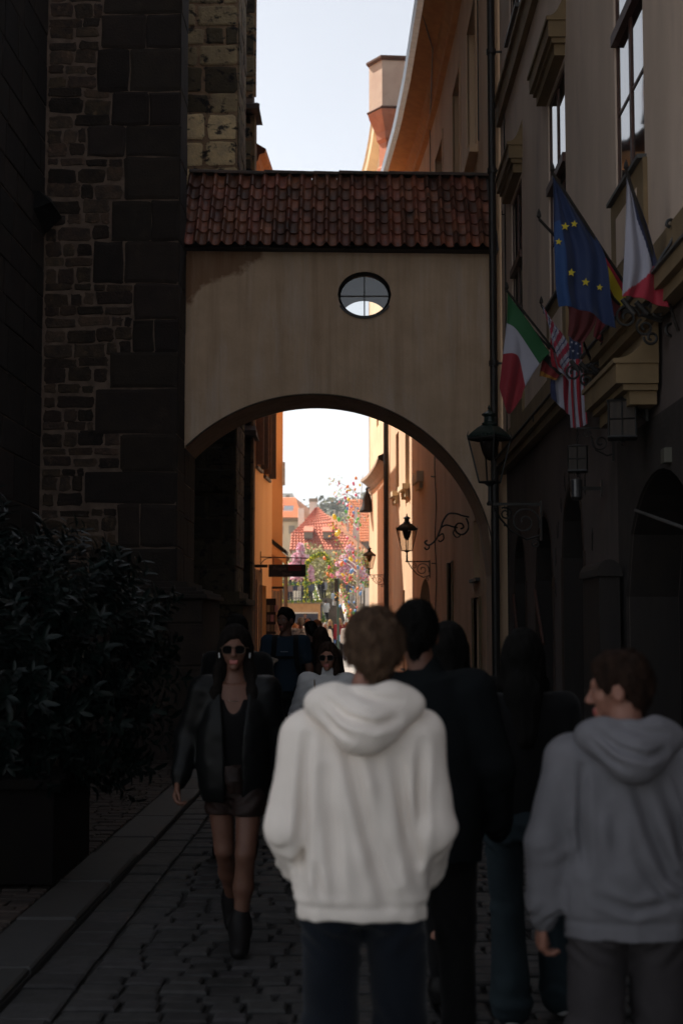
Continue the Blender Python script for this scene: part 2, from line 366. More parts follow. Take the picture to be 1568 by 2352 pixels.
P_(c, 'wall', M['mortar'], ch)
dk = lambda lo, hi: (lambda u, z: (lambda k: (k, k*random.uniform(.9, 1.), k*random.uniform(.85, 1.)))(random.uniform(lo, hi)))
mb = MB()
steps = []; z = 2.15
while z < 11.2:
    h = random.uniform(.42, .62); steps.append((z, z+h, -2.36-random.choice([.62, .8, .95, 1.12, 1.22])*random.uniform(.95, 1.05))); z += h
def edge(z):
    for a, b_, e in steps:
        if a <= z < b_: return e
    return -3.1
rubble(mb, fm(18.85), -4.18, -3.0, 2.15, 11.2, (.11,.24), (.16,.50), .013, .014, dk(.3, 1.5), lambda z: (-4.18, edge(z)-.005))
P_(mb, 'rubble_masonry', M['rubble'], ch)
mb = MB(); qf = dk(.6, 1.25)
for a, b_, e in steps:
    n = random.choice([1, 1, 2]); mb.col = None
    us = [e, -2.36] if n == 1 else [e, e+(-2.36-e)*random.uniform(.35, .6), -2.36]
    for p, q in zip(us, us[1:]):
        rubble(mb, fm(18.85), p, q, a, b_, (b_-a, b_-a+.01), (q-p, q-p+.01), .006, .022, qf, wav=0, rnd=.12)
sm = lambda u, z, d: (-2.37+d, u, z)
blocks(mb, sm, 18.82, 19.6, 2.15, 11.2, (.42,.6), (.4,.8), .006, .012, qf, .003)
blocks(mb, sm, 19.61, 20.86, .1, 6.8, (.42,.6), (.4,.8), .006, .012, qf, .003)
P_(mb, 'quoins', M['quoin'], ch)
mb = MB()   # plinth with mouldings
mb.box(-4.18, -1.86, 17.42, 19.58, 0, 1.98)
mb.box(-4.18, -1.80, 17.30, 19.58, 1.98, 2.03); mb.box(-4.18, -1.84, 17.36, 19.58, 2.03, 2.07); mb.box(-4.18, -1.95, 17.5, 19.58, 2.07, 2.12); mb.box(-4.18, -2.1, 17.8, 19.58, 2.12, 2.2)
blocks(mb, fm(17.42), -4.18, -1.85, 0.0, 1.97, (.38,.6), (.5,.9), .008, .02, dk(.6,1.4), .004)
P_(mb, 'plinth', M['quoin'], ch, bevel=.012)
mb = MB(); blocks(mb, lambda u, z, d: (-4.2+d, u, z), 6.3, 18.8, 0, 12, (.35,.6), (.5,1.1), .008, .018, dk(.5, 1.3), .006)
P_(mb, 'side_masonry', M['quoin'], ch)
mb = MB()
_r2 = random.Random(4)
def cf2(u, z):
    if z < 7.5: k = random.uniform(.03, .12)  # low stones painted dark to stand for the shade beyond the arch
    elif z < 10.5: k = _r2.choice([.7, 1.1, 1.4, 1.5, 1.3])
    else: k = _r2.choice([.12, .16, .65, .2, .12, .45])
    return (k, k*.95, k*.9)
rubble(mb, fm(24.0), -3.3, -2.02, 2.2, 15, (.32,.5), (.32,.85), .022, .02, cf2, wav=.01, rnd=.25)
mb.col = (.10,.085,.08); mb.box(-3.3, -2.03, 24.005, 24.03, 2.2, 7.5); mb.col = (.55,.45,.45); mb.box(-3.3, -2.03, 24.005, 24.03, 7.5, 15)  # backing gets the same painted shade low down
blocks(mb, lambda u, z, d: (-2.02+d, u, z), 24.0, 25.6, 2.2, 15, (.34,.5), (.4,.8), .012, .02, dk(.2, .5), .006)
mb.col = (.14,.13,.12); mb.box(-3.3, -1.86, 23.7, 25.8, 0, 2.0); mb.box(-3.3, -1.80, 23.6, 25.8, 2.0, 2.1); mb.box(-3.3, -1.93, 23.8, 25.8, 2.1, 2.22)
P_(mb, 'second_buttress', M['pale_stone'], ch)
mb = MB(); cf3 = lambda u, z: (lambda k: (k, k*.92, k*.86))(random.choice([.06, .12, .08, .35]) if z > 8 else random.uniform(.03, .12))  # low stones painted dark for that shade here too
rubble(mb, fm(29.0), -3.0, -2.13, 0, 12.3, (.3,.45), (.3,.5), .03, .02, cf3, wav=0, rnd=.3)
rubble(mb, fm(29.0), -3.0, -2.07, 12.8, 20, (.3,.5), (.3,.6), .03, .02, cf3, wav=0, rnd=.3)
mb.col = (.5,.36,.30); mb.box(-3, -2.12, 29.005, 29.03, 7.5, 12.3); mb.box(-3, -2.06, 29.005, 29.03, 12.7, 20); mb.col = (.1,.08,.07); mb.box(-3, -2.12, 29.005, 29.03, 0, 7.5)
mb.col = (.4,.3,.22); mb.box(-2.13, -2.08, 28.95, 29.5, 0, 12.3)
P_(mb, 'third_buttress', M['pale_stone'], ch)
for z0, xr in ((12.3, -1.96), (5.5, -2.0)):
    mb = MB(); mb.hexa([(-3,28.6,z0),(xr,28.6,z0),(xr,29.6,z0),(-3,29.6,z0),(-3,28.6,z0+.1),(xr,28.6,z0+.1),(xr-.12,29.6,z0+.5),(-3,29.6,z0+.5)])
    P_(mb, 'weathering_cap', M['ridge'], ch)
mb = MB(); mb.hexa([(-4.19,18.1,7.05),(-3.95,18.1,7.15),(-3.95,18.8,7.15),(-4.19,18.8,6.9),(-4.19,18.1,7.3),(-4.1,18.1,7.3),(-4.1,18.8,7.4),(-4.19,18.8,7.4)])
P_(mb, 'corbel', M['quoin'], ch)

# ================================================================== ARCHED PASSAGE
ax, az, ar = -.575, 2.36, 2.50
br = thing('arched_passage', 'plastered covered bridge on a round arch spanning the lane, with oval window', 'archway', (0, 19.6, 0))
YA, YB = 19.6, 20.9
o_arch = Op(-2.37, 1.925, 0, 5, circ=(ax, az, ar, ar), depth=YB-YA, n=40)
hi0 = o_arch.hi
o_arch.hi = lambda u: az + math.sqrt(max(0.0001, ar*ar-(u-ax)**2)) if abs(u-ax) < ar-.001 else az
o_arch.za = 0
xo, zo, rxo, rzo = .135, 6.27, .375, .325
o_oval = Op(xo-rxo, xo+rxo, None, None, circ=(xo, zo, rxo, rzo), depth=.22, n=24)
tp = lambda u: 7.02 - .016*(u+2.4)
mb = MB(); wallface(mb, fm(YA), -2.37, 1.98, 0, 7, [o_arch, o_oval], top=tp)
o = P_(mb, 'wall', M['arch_plaster'], br)
o_oval2 = Op(xo-rxo, xo+rxo, None, None, circ=(xo, zo-.12, rxo, rzo), depth=0, n=24)
ao2 = Op(-2.37, 1.925, 0, 5, circ=(ax, az, ar, ar), depth=0, n=40); ao2.hi = o_arch.hi; ao2.za = 0
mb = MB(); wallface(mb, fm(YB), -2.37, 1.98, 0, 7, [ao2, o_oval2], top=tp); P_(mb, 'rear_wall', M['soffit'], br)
# archivolt: a thin darker rim where plaster ends, 12 mm proud
mb = MB()
for i in range(60):
    t0, t1 = [math.pi*(k/60) for k in (i, i+1)]
    pts = []
    for t_, r_ in ((t0, ar-.004), (t1, ar-.004), (t1, ar+.012), (t0, ar+.012)): pts.append((ax+math.cos(t_)*r_, az+math.sin(t_)*r_))
    if min(p[0] for p in pts) < -2.37 or max(p[0] for p in pts) > 1.97: continue
    mb.hexa([(p[0], YA-.012, p[1]) for p in pts]+[(p[0], YA+.03, p[1]) for p in pts])
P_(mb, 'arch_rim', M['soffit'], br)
mb = MB(); ring = lambda rx, rz, y: [(xo+rx*math.cos(2*math.pi*k/40), y, zo+rz*math.sin(2*math.pi*k/40)) for k in range(41)]
mb.grid([ring(.335,.285,YA+.13), ring(.335,.285,YA+.08), ring(.376,.326,YA+.03), ring(.376,.326,YA+.13)])
mb.box(xo-.009, xo+.009, YA+.10, YA+.125, zo-.3, zo+.3); mb.box(xo-.35, xo+.35, YA+.102, YA+.123, zo-.008, zo+.008)
wf = P_(mb, 'oval_window', M['iron'], br)
mb = MB(); mb.poly([(xo+.35*math.cos(2*math.pi*k/40), YA+.118, zo+.30*math.sin(2*math.pi*k/40)) for k in range(40)])
P_(mb, 'pane', M['clear'], wf)
mb = MB(); mb.box(xo-.39, xo+.39, YA-.05, YA+.02, zo-.16, zo-.145)
mb2 = MB()
for k in range(28):
    t0 = math.pi*(1.16+.68*k/28); t1 = math.pi*(1.16+.68*(k+1)/28)
    q = [(xo+math.cos(t)*r, zo+math.sin(t)*r*.86) for t, r in ((t0,.37),(t1,.37),(t1,.40),(t0,.40))]
    mb2.hexa([(p[0], YA-.03, p[1]) for p in q]+[(p[0], YA+.01, p[1]) for p in q])
P_(mb2, 'window_ledge', M['lead'], wf)
# roof
e0, e1 = Vector((0, YA-.24, 6.93)), Vector((0, YA+.66, 8.17))
slope = (e1-e0); L = slope.length; sl = slope.normalized(); nrm = Vector((0, -sl.z, sl.y))
mb = MB(); ncol, nrow = 24, 6; px0 = -2.42; pw = (1.90-px0)/ncol; rl = L/nrow
tl = lambda u: -.012*(u+2.4)
for r_ in range(nrow):
    for c_ in range(ncol):
        k = random.uniform(.5, 1.3); rr = random.random()
        mb.col = (k*1.25, k, k*.95) if rr < .2 and c_ > 14 else ((k*.72, k*.68, k*.68) if rr > .75 else (k, k*random.uniform(.8, 1), k*.95))
        x0 = px0 + c_*pw; jx = random.uniform(-.006, .006); js = random.uniform(-.012, .012); jn = random.uniform(0, .006)
        rows = []
        for s_, up in ((r_*rl-.05+js, .030), (r_*rl+rl+.01+js, .0)):
            row = []
            for q in range(11):
                f = q/10
                h = .062*math.sin(math.pi*min(1, f/.46)) if f < .46 else -.012*math.sin(math.pi*(f-.46)/.54)
                p = e0 + sl*s_ + nrm*(h+up+jn+.02); row.append((x0+f*pw*1.02+jx, p.y, p.z+tl(x0)))
            rows.append(row)
        low = [(a[0], a[1]-nrm.y*.016, a[2]-nrm.z*.016) for a in rows[0]]
        mb.grid([low, rows[0], rows[1]])
        # convex cover's own shadowed underside lip
P_(mb, 'roof', M['tile'], br, smooth=False)
mb = MB()
a = e0 - sl*.0; b_ = e1
mb.hexa([(-2.4,a.y+.02,a.z-.035),(1.9,a.y+.02,a.z-.09),(1.9,YA+1.6,a.z-.09),(-2.4,YA+1.6,a.z-.035),(-2.4,b_.y-.02,b_.z-.03),(1.9,b_.y-.02,b_.z-.085),(1.9,b_.y+.06,b_.z-.085),(-2.4,b_.y+.06,b_.z-.03)])
P_(mb, 'roof_boarding', M['dark_wood'], br)
mb = MB()
for c_ in range(12):
    x0 = -2.40+c_*.362; zt = e1.z+.075+tl(x0)+random.uniform(-.005, .01)
    rows = []
    for x_, rr in ((x0, .078), (x0+.33, .068), (x0+.385, .066)):
        rows.append([(x_, e1.y+.0+math.cos(math.pi*k/8)*rr*1.5, zt-.05+math.sin(math.pi*k/8)*rr) for k in range(9)])
    mb.grid(rows); mb.grid([[(p[0]-.004, p[1], p[2]-.03) for p in rows[0]], rows[0]])
P_(mb, 'ridge_tiles', M['ridge'], br)
mb = MB(); mb.hexa([(1.885,a.y,a.z-.1),(1.99,a.y,a.z-.1),(1.99,YA+.9,a.z-.1),(1.885,YA+.9,a.z-.1),(1.885,b_.y,b_.z-.04),(1.99,b_.y,b_.z-.04),(1.99,b_.y+.1,b_.z-.04),(1.885,b_.y+.1,b_.z-.04)])
P_(mb, 'flashing', M['lead'], br)

# ================================================================== RIGHT NEAR HOUSE
WX = 2.05
rm = lambda u, z, d: (WX-d, u, z)
nh = thing('townhouse', 'grey plastered townhouse on the right with flags, hooded windows and arched doorways', 'house', (5, 10, 0))
wins = [Op(9.85, 10.95, 4.96, 7.22, depth=.16), Op(13.55, 14.75, 4.96, 7.15, depth=.16), Op(17.15, 18.3, 4.96, 7.15, depth=.16)]
upw = [Op(a.ua, a.ub, 9.35, 11.3, depth=.16) for a in wins]
near_w = [Op(6.1, 7.2, 4.96, 7.2, depth=.16)]
doors = [Op(8.55, 10.95, 0, 2.72, arch=.85, depth=.45), Op(13.05, 14.4, 0, 3.0, arch=.67, depth=.4), Op(15.1, 16.5, 0, 2.86, arch=.7, depth=.4), Op(17.5, 18.7, 0, 2.8, arch=.6, depth=.4)]
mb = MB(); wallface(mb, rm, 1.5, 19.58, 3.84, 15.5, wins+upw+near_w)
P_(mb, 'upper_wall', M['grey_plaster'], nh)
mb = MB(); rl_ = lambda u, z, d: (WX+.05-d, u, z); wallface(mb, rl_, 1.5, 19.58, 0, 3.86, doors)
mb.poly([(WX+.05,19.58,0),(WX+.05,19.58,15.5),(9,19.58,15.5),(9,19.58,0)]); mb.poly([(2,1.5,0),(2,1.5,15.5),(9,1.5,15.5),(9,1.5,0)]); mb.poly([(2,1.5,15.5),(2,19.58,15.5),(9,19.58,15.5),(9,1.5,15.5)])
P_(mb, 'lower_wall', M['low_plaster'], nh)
mb = MB(); rp_ = lambda u, z, d: (WX+.03-d, u, z); wallface(mb, rp_, 6.0, 11.25, 0, 3.1, [Op(8.55, 10.95, 0, 2.72, arch=.85, depth=.02)]); mb.poly([rp_(11.25,0,0), rp_(11.25,3.1,0), rp_(11.25,3.1,-.02), rp_(11.25,0,-.02)])  # added dark slab round the doorway, stands in for shade under the hood
P_(mb, 'shade_slab', mat('slab_shade', (.035,.027,.023), (.022,.017,.015), .9, 5, bump=.5, bs_=40), nh)
mb = MB()
mbox(mb, rm, 1.5, 19.5, 3.9, 4.22, -.02, .035)      # ochre band
for w_ in wins+near_w:
    mbox(mb, rm, w_.ua-.08, w_.ub+.08, 4.22, 4.93, -.02, .032); 
P_(mb, 'ochre_band', M['ochre'], nh)
for w_ in wins:
    mb = MB(); mbox(mb, rm, w_.ua+.15, w_.ub-.15, 4.4, 4.78, -.02, .036); P_(mb, 'apron_panel', M['grey_plaster'], nh)
mb = MB(); mbox(mb, rm, 1.5, 19.5, 3.80, 3.9, -.02, .13); mbox(mb, rm, 1.5, 19.5, 3.72, 3.80, -.02, .08); P_(mb, 'string_course', M['ochre'], nh)
mb = MB(); mbox(mb, rm, 1.5, 19.5, 3.9, 3.915, -.02, .155); P_(mb, 'ledge_flashing', M['lead'], nh)
mb = MB(); mbox(mb, rm, 1.5, 19.5, 8.62, 8.9, -.02, .07); mbox(mb, rm, 1.5, 19.5, 8.9, 8.96, -.02, .11); P_(mb, 'upper_string_course', M['ochre'], nh)
mb = MB(); mbox(mb, rm, 1.5, 19.58, 14.9, 15.5, -.02, .45); P_(mb, 'cornice', M['ochre'], nh)
for i, w_ in enumerate(wins+near_w):
    window(rm, w_, nh, d=-.02, bars=(1, (.30,)), transom=.57, sill=.03, prot=.004).matrix_parent_inverse = Matrix.Translation(nh.location).inverted()
for w_ in upw: window(rm, w_, nh, d=-.02, bars=(1, (.30,)), transom=.57, sill=.05, prot=.004).matrix_parent_inverse = Matrix.Translation(nh.location).inverted()
def hood(u0, u1, z, p=.17, sc=1.0):   # moulded box with concave tent top
    mb = MB()
    mbox(mb, rm, u0, u1, z, z+.16*sc, -.02, p); mbox(mb, rm, u0-.02, u1+.02, z+.16*sc, z+.20*sc, -.02, p+.02)
    mbox(mb, rm, u0+.07, u1-.07, z-.16*sc, z, -.02, p*.62); mbox(mb, rm, u0+.03, u1-.03, z-.05*sc, z-.001, -.02, p*.8)
    rows = []
    for k in range(9):
        f = k/8; g_ = 1-(1-f)**2.6; zz = z+.2*sc+.34*sc*(1-math.sqrt(max(0, 1-f*f)) if f < 1 else 1)
        dd = (p+.02)*(1-f)-.02; mu = (u1-u0)*.45*f**.7
        rows.append([rm(u0-.02+mu*.0, zz if False else z+.2*sc+.36*sc*f**2.2, dd), rm((u0+u1)/2, z+.2*sc+.36*sc*f**2.2, dd), rm(u1+.02, z+.2*sc+.36*sc*f**2.2, dd)])
    mb.grid(rows)
    for uu in (u0-.02, u1+.02): mb.poly([rm(uu, z+.2*sc, -.02)]+[rm(uu, z+.2*sc+.36*sc*(k/8)**2.2, (p+.02)*(1-k/8)-.02) for k in range(9)])
    return mb
for w_ in wins+near_w:
    P_(hood(w_.ua-.12, w_.ub+.2, 7.36), 'window_hood', M['ochre'], nh)
P_(hood(9.62, 10.95, 3.30, .27, .85), 'door_hood', M['ochre'], nh)
for d_ in doors:
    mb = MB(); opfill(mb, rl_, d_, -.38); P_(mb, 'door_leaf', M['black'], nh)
dsm = mat('door_surround', (.05,.03,.02), (.035,.02,.015), .9, 8)
for d_ in doors[1:]:
    mb = MB()
    n = len(d_.us)
    for a_, b__ in zip(d_.us, d_.us[1:]):
        mb.hexa([rl_(a_, d_.hi(a_), -.1), rl_(b__, d_.hi(b__), -.1), rl_(b__, d_.hi(b__), .012), rl_(a_, d_.hi(a_), .012), rl_(a_, d_.hi(a_)+.06, -.1), rl_(b__, d_.hi(b__)+.06, -.1), rl_(b__, d_.hi(b__)+.06, .012), rl_(a_, d_.hi(a_)+.06, .012)])
    for u_ in (d_.ua-.07, d_.ub): mbox(mb, rl_, u_, u_+.07, 0, d_.hi(d_.ua)+.0, -.1, .014)
    P_(mb, 'door_surround', dsm, nh)
for d_ in doors:
    mb = MB(); e_ = .006
    for a_, b__ in zip(d_.us, d_.us[1:]): mb.poly([rl_(a_, d_.hi(a_)-e_, -.002), rl_(b__, d_.hi(b__)-e_, -.002), rl_(b__, d_.hi(b__)-e_, -.375), rl_(a_, d_.hi(a_)-e_, -.375)])
    for u_ in (d_.ua+e_, d_.ub-e_): mb.poly([rl_(u_, .01, -.002), rl_(u_, .01, -.375), rl_(u_, d_.hi(d_.ua), -.375), rl_(u_, d_.hi(d_.ua), -.002)])
    P_(mb, 'dark_reveal', M['dark_wood'], nh)  # thin dark sheets over the reveals, blackening the doorways
for d_ in doors[2:]:
    mb = MB(); mb.tube([(WX+.0, d_.ub-.2, 2.05), (WX-.02, d_.ua+.35, 1.45)], .02); P_(mb, 'handrail', M['wood_frame'], nh)
mb = MB(); mb.tube([(WX+.02, 10.5, 2.5), (WX-.03, 8.75, 2.25)], .012); P_(mb, 'handrail', M['lead'], nh)
# painted letters over the narrow arched door: dark worn strokes in an arc (illegible in the photo)
mb = MB(); cy, cz = 13.72, 1.95
for k in range(11):
    th = math.pi*(.98-.086*k); 
    if k > 7 and k % 2: continue
    for q in range(random.choice([2, 3])):
        uu = cy-math.cos(th)*(1.22)+random.uniform(-.05, .05); zz = cz+math.sin(th)*1.22+random.uniform(-.03, .03); h_ = random.uniform(.05, .1); wd = random.uniform(.008, .014); sh = random.uniform(-.04, .04)
        mb.hexa([rl_(uu-wd, zz-h_, .0), rl_(uu+wd, zz-h_, .0), rl_(uu+wd, zz-h_, .003), rl_(uu-wd, zz-h_, .003), rl_(uu-wd+sh, zz+h_, .0), rl_(uu+wd+sh, zz+h_, .0), rl_(uu+wd+sh, zz+h_, .003), rl_(uu-wd+sh, zz+h_, .003)])
P_(mb, 'painted_lettering', M['black'], nh)
dp = MB(); dp.tube([(1.90, 19.3, z_) for z_ in (0, 2, 3.1)] , .055, 12); dp.tube([(1.90,19.3,3.1),(1.90,19.3,15)], .052, 12)
for z_ in (5.2, 7.9, 9.6, 11.3): dp.lathe([(.066,0),(.066,.07)], (1.90,19.3,z_), 12); dp.box(1.9, 2.06, 19.29, 19.31, z_+.02, z_+.05)
P_(dp, 'downpipe', M['pipe'], nh)
mb = MB(); mb.tube([(2.03,18.9,0),(2.03,18.9,8.6)], .009)
for z_ in (3.2, 5.2, 7.2): mb.tube([(2.03,18.9,z_),(1.99,18.9,z_),(1.99,18.9,z_+.05)], .008)
P_(mb, 'lightning_cable', M['iron'], nh)
# electrical cupboard
mb = MB(); mb.box(1.88, 2.04, 11.0, 11.8, 0, 2.04)
for k in range(8):
    t0, t1 = math.pi*k/8, math.pi*(k+1)/8
    pa, pb = [(1.955-math.cos(t)*.10, 2.04+math.sin(t)*.12) for t in (t0, t1)]
    mb.hexa([(pa[0],10.96,2.03),(pb[0],10.96,2.03),(pb[0],11.84,2.03),(pa[0],11.84,2.03),(pa[0],10.96,pa[1]),(pb[0],10.96,pb[1]),(pb[0],11.84,pb[1]),(pa[0],11.84,pa[1])])
cb = mb.build('notice_cabinet', M['dark_wood']); tag(cb, 'dark wall cupboard with rounded top beside the narrow arched door', 'cabinet')

# ================================================================== RIGHT FAR HOUSE (beyond the arch)
def interp(tab):
    ys, xs = zip(*tab); return lambda y: float(np.interp(y, ys, xs))
XR = interp([(19.6,1.98),(20.9,1.98),(22,1.95),(26,1.93),(30,1.83),(33,1.70),(36.5,1.46),(40,1.2),(43,1.03)])
fr = lambda u, z, d: (XR(u)-d, u, z)
fh = thing('curved_house', 'warm plastered house curving along the lane beyond the arch on the right', 'house', (6, 30, 0))
MI = lambda o, p: setattr(o, 'matrix_parent_inverse', Matrix.Translation(p.location).inverted())
up = [Op(22.2, 23.8, 9.25, 11.8, depth=.32), Op(25.5, 26.9, 9.25, 11.9, depth=.32), Op(29.3, 30.8, 9.25, 11.9, depth=.3)]
mid = [Op(24.2, 25.3, 4.9, 6.8, depth=.2), Op(37.0, 38.0, 5.35, 7.1, depth=.2), Op(39.6, 40.5, 5.4, 7.1, depth=.2)]
low = [Op(22.3, 23.4, 2.4, 3.35, depth=.22), Op(22.2, 23.4, .0, 2.1, depth=.3), Op(27.6, 28.5, .3, 2.9, depth=.25), Op(32.5, 34.9, 0, 2.75, arch=.9, depth=.35), Op(38.2, 38.7, .5, 2.6, depth=.2)]
ups = [y for y in range(20, 44, 1)]
mb = MB(); wallface(mb, fr, 19.6, 43, 0, 13.5, up+mid+low, extra=[y+.001 for y in ups]+[43])
mb.poly([(8,19.6,0),(8,19.6,13.5),(1.98,19.6,13.5),(1.98,19.6,0)]); mb.poly([(8,43,0),(8,43,13.5),(1.03,43,13.5),(1.03,43,0)]); mb.poly([(8,19.6,0),(8,43,0),(8,43,13.5),(8,19.6,13.5)])
P_(mb, 'wall', M['rose_plaster'], fh)
for w_ in up: MI(window(fr, w_, fh, d=-.24, bars=(1, (.35, .68)), sill=.05), fh)
for w_ in mid: MI(window(fr, w_, fh, d=-.15, bars=(1, (.35, .68)), sill=.08), fh)
for w_ in low[:1]+low[4:]: MI(window(fr, w_, fh, d=-.15, bars=(1, (.5,)), sill=.05), fh)
for w_ in low[1:4]:
    mb = MB(); opfill(mb, fr, w_, -.22); P_(mb, 'door_leaf', M['dark_wood'], fh)
    mb = MB()
    for u_ in (w_.ua-.12, w_.ub): mbox(mb, fr, u_, u_+.12, 0, w_.hi(w_.ua) , -.05, .03)
    P_(mb, 'door_surround', M['ochre'], fh)
for w_ in up:
    mb = MB()
    for u_ in (w_.ua-.16, w_.ub): mbox(mb, fr, u_, u_+.16, w_.za, w_.zb, -.02, .02)
    mbox(mb, fr, w_.ua-.16, w_.ub+.16, w_.zb, w_.zb+.16, -.02, .02)
    mbox(mb, fr, w_.ua-.2, w_.ub+.2, w_.za-.12, w_.za, -.02, .14); P_(mb, 'window_surround', M['rose_plaster'], fh)
for w_ in mid[1:]:
    mb = MB()
    mbox(mb, fr, w_.ua-.1, w_.ub+.1, w_.za-.14, w_.za, -.02, .2)
    for u_ in (w_.ua, w_.ub-.12): mbox(mb, fr, u_, u_+.12, w_.za-.34, w_.za-.14, -.02, .12)
    P_(mb, 'console_sill', M['cream_plaster'], fh)
mb = MB(); mbox(mb, fr, 33.9, 35.0, 5.1, 5.35, -.02, .16); mbox(mb, fr, 34.0, 34.9, 4.95, 5.1, -.02, .1); P_(mb, 'console_sill', M['cream_plaster'], fh)
mb = MB(); us = [19.7+i*.8 for i in range(30)]
def strip(mb, us, f, prof):
    mb.grid([[f(u, z, d) for d, z in prof] for u in us])
strip(mb, us, fr, [(-.02,12.95),(.10,13.0),(.12,13.12),(.2,13.2),(.24,13.32),(.62,13.42),(.62,13.52),(-.1,13.56)])
P_(mb, 'eave_soffit', mat('ochre_eave', (.68,.36,.14), (.58,.29,.11), .9, 5), fh)
mb = MB(); strip(mb, us, fr, [(.60,13.42),(.74,13.44),(.78,13.56),(.72,13.62),(.60,13.57)]); P_(mb, 'gutter', M['zinc'], fh)
mb = MB(); strip(mb, us, fr, [(.70,13.56),(-3.2,16.6),(-6.5,13.5)]); mb.poly([(1.4,19.7,13.56),(5.2,19.7,16.6),(8.4,19.7,13.5)]); P_(mb, 'roof', M['tile'], fh)
mb = MB(); mb.tube([fr(21.6,z_,.03) if False else (1.93, 21.7, z_) for z_ in (9.2, 10.4, 11.6)], .012); P_(mb, 'cable', M['iron'], fh); mb = MB(); mb.tube([fr(31.8,z_,.03) for z_ in (9, 11, 13)], .012)
mb.tube([fr(31,z_,.03+.015*math.sin(z_*4)) for z_ in np.linspace(.3, 6.2, 22)], .012)
for z_ in (1.0, 3.0, 4.9): mb.tube([fr(31,z_,.02), fr(31,z_,.12), fr(30.9,z_,.12)], .012)
mb.tube([fr(31.6,13.0,.05), fr(28,13.3,.3), fr(26.4,13.45,.66)], .012)
P_(mb, 'cable', M['iron'], fh)
mb = MB(); mb.tube([(.93,42.7,0),(.93,42.7,13.4)], .075, 10); P_(mb, 'downpipe', M['dark_wood'], fh)
# chimney on that roof
cy_ = Vector((1.09, 41.6, 0)); tu = thing('hexagonal_chimney', 'tall six-sided plastered chimney head on a corbelled stack above the curved house', 'chimney', (1.03, 41.6, 12))
mb = MB()
def hexr(r, z, rot=.09): return [(cy_.x+r*math.cos(rot+math.pi*k/3), cy_.y+r*math.sin(rot+math.pi*k/3), z) for k in range(6)]
def hstack(mb, prof):
    b0 = len(mb.v)
    for r_, z_ in prof: mb.v += hexr(r_, z_)
    for i in range(len(prof)-1):
        for k in range(6): mb.face((b0+i*6+k, b0+i*6+(k+1)%6, b0+(i+1)*6+(k+1)%6, b0+(i+1)*6+k))
    mb.face([b0+k for k in range(6)]); mb.face([b0+(len(prof)-1)*6+k for k in range(6)])
hstack(mb, [(.66,16.98),(.66,18.38)]); P_(mb, 'head', mat('chimney_plaster', (.85,.62,.48), (.75,.52,.40), .9, 2, bump=.4, bs_=12), tu)
mb = MB(); hstack(mb, [(.70,18.38),(.75,18.44),(.75,18.5),(.5,18.55)]); hstack(mb, [(.71,16.9),(.74,16.94),(.71,16.98)]); P_(mb, 'cap', mat('chimney_cap', (.2,.1,.07), (.14,.08,.06), .9, 6), tu)
mb = MB(); hstack(mb, [(.32,12.2),(.32,15.0),(.42,15.15),(.42,15.25),(.36,15.3),(.36,16.0),(.44,16.1),(.46,16.3),(.66,16.75),(.70,16.9)]); P_(mb, 'corbelled_stack', mat('pink_stack', (.80,.32,.19), (.70,.26,.15), .9, 3, bump=.4, bs_=12), tu)

# ================================================================== PINK CORNER HOUSE
ph = thing('pink_corner_house', 'pink plastered corner house with curved stone cornice at the far right end of the lane', 'house', (6, 47, 0))
XP = interp([(43,1.0),(45,.93),(47,.82),(48.6,.70),(49.6,.58),(50,.50)])
pm = lambda u, z, d: (XP(u)-d, u, z)
pw_ = [Op(45.2,46.0,8.4,10.6, depth=.2), Op(47.6,48.3,8.4,10.6, depth=.2), Op(44.2,45.0,1.2,4.2, depth=.25)]
mb = MB(); wallface(mb, pm, 43.02, 50, 0, 6.7, pw_[2:], extra=[44,45.5,46.5,47,48,48.6,49.2,49.6])
mb.poly([(.50,50,0),(.50,50,6.7),(7,50.8,6.7),(7,50.8,0)]); P_(mb, 'lower_wall', M['rose_plaster'], ph)
mb = MB(); pm2 = lambda u, z, d: (XP(u)+.02-d, u, z); wallface(mb, pm2, 43.02, 50, 6.7, 17.4, pw_[:2], extra=[44,47,49,49.6])
mb.poly([(.50,50,6.7),(.50,50,17.4),(7,50.8,17.4),(7,50.8,6.7)]); mb.poly([(7,43.02,0),(7,43.02,17.4),(1,43.02,17.4),(1,43.02,0)]); P_(mb, 'upper_wall', M['cream_plaster'], ph)
us = [43.02,44,45,46,47,47.8,48.6,49.2,49.6,50.05]
mb = MB(); strip(mb, us, pm, [(-.02,6.35),(.05,6.4),(.08,6.55),(.2,6.66),(.3,6.7),(.3,6.8),(-.02,6.95)])
mb.poly([pm(50.05, z_, d_) for d_, z_ in [(-.02,6.35),(.05,6.4),(.08,6.55),(.2,6.66),(.3,6.7),(.3,6.8),(-.02,6.95)]]); P_(mb, 'cornice', mat('stone_cornice', (.42,.33,.25), (.34,.27,.2), .9, 4), ph)
mb = MB(); strip(mb, us, pm2, [(-.02,16.6),(.08,16.7),(.12,17.0),(.4,17.15),(.45,17.35),(.5,17.4),(-.02,17.9)]); mb.poly([pm2(50.05, z_, d_) for d_, z_ in [(-.02,16.6),(.12,17.0),(.4,17.15),(.5,17.4),(-.02,17.9)]]); P_(mb, 'eave', M['cream_plaster'], ph)
for w_ in pw_[:2]: MI(window(pm2, w_, ph, d=-.14, bars=(1, (.5,))), ph)
MI(window(pm, pw_[2], ph, d=-.15, bars=(1, (.33,.66)), sill=.05), ph)

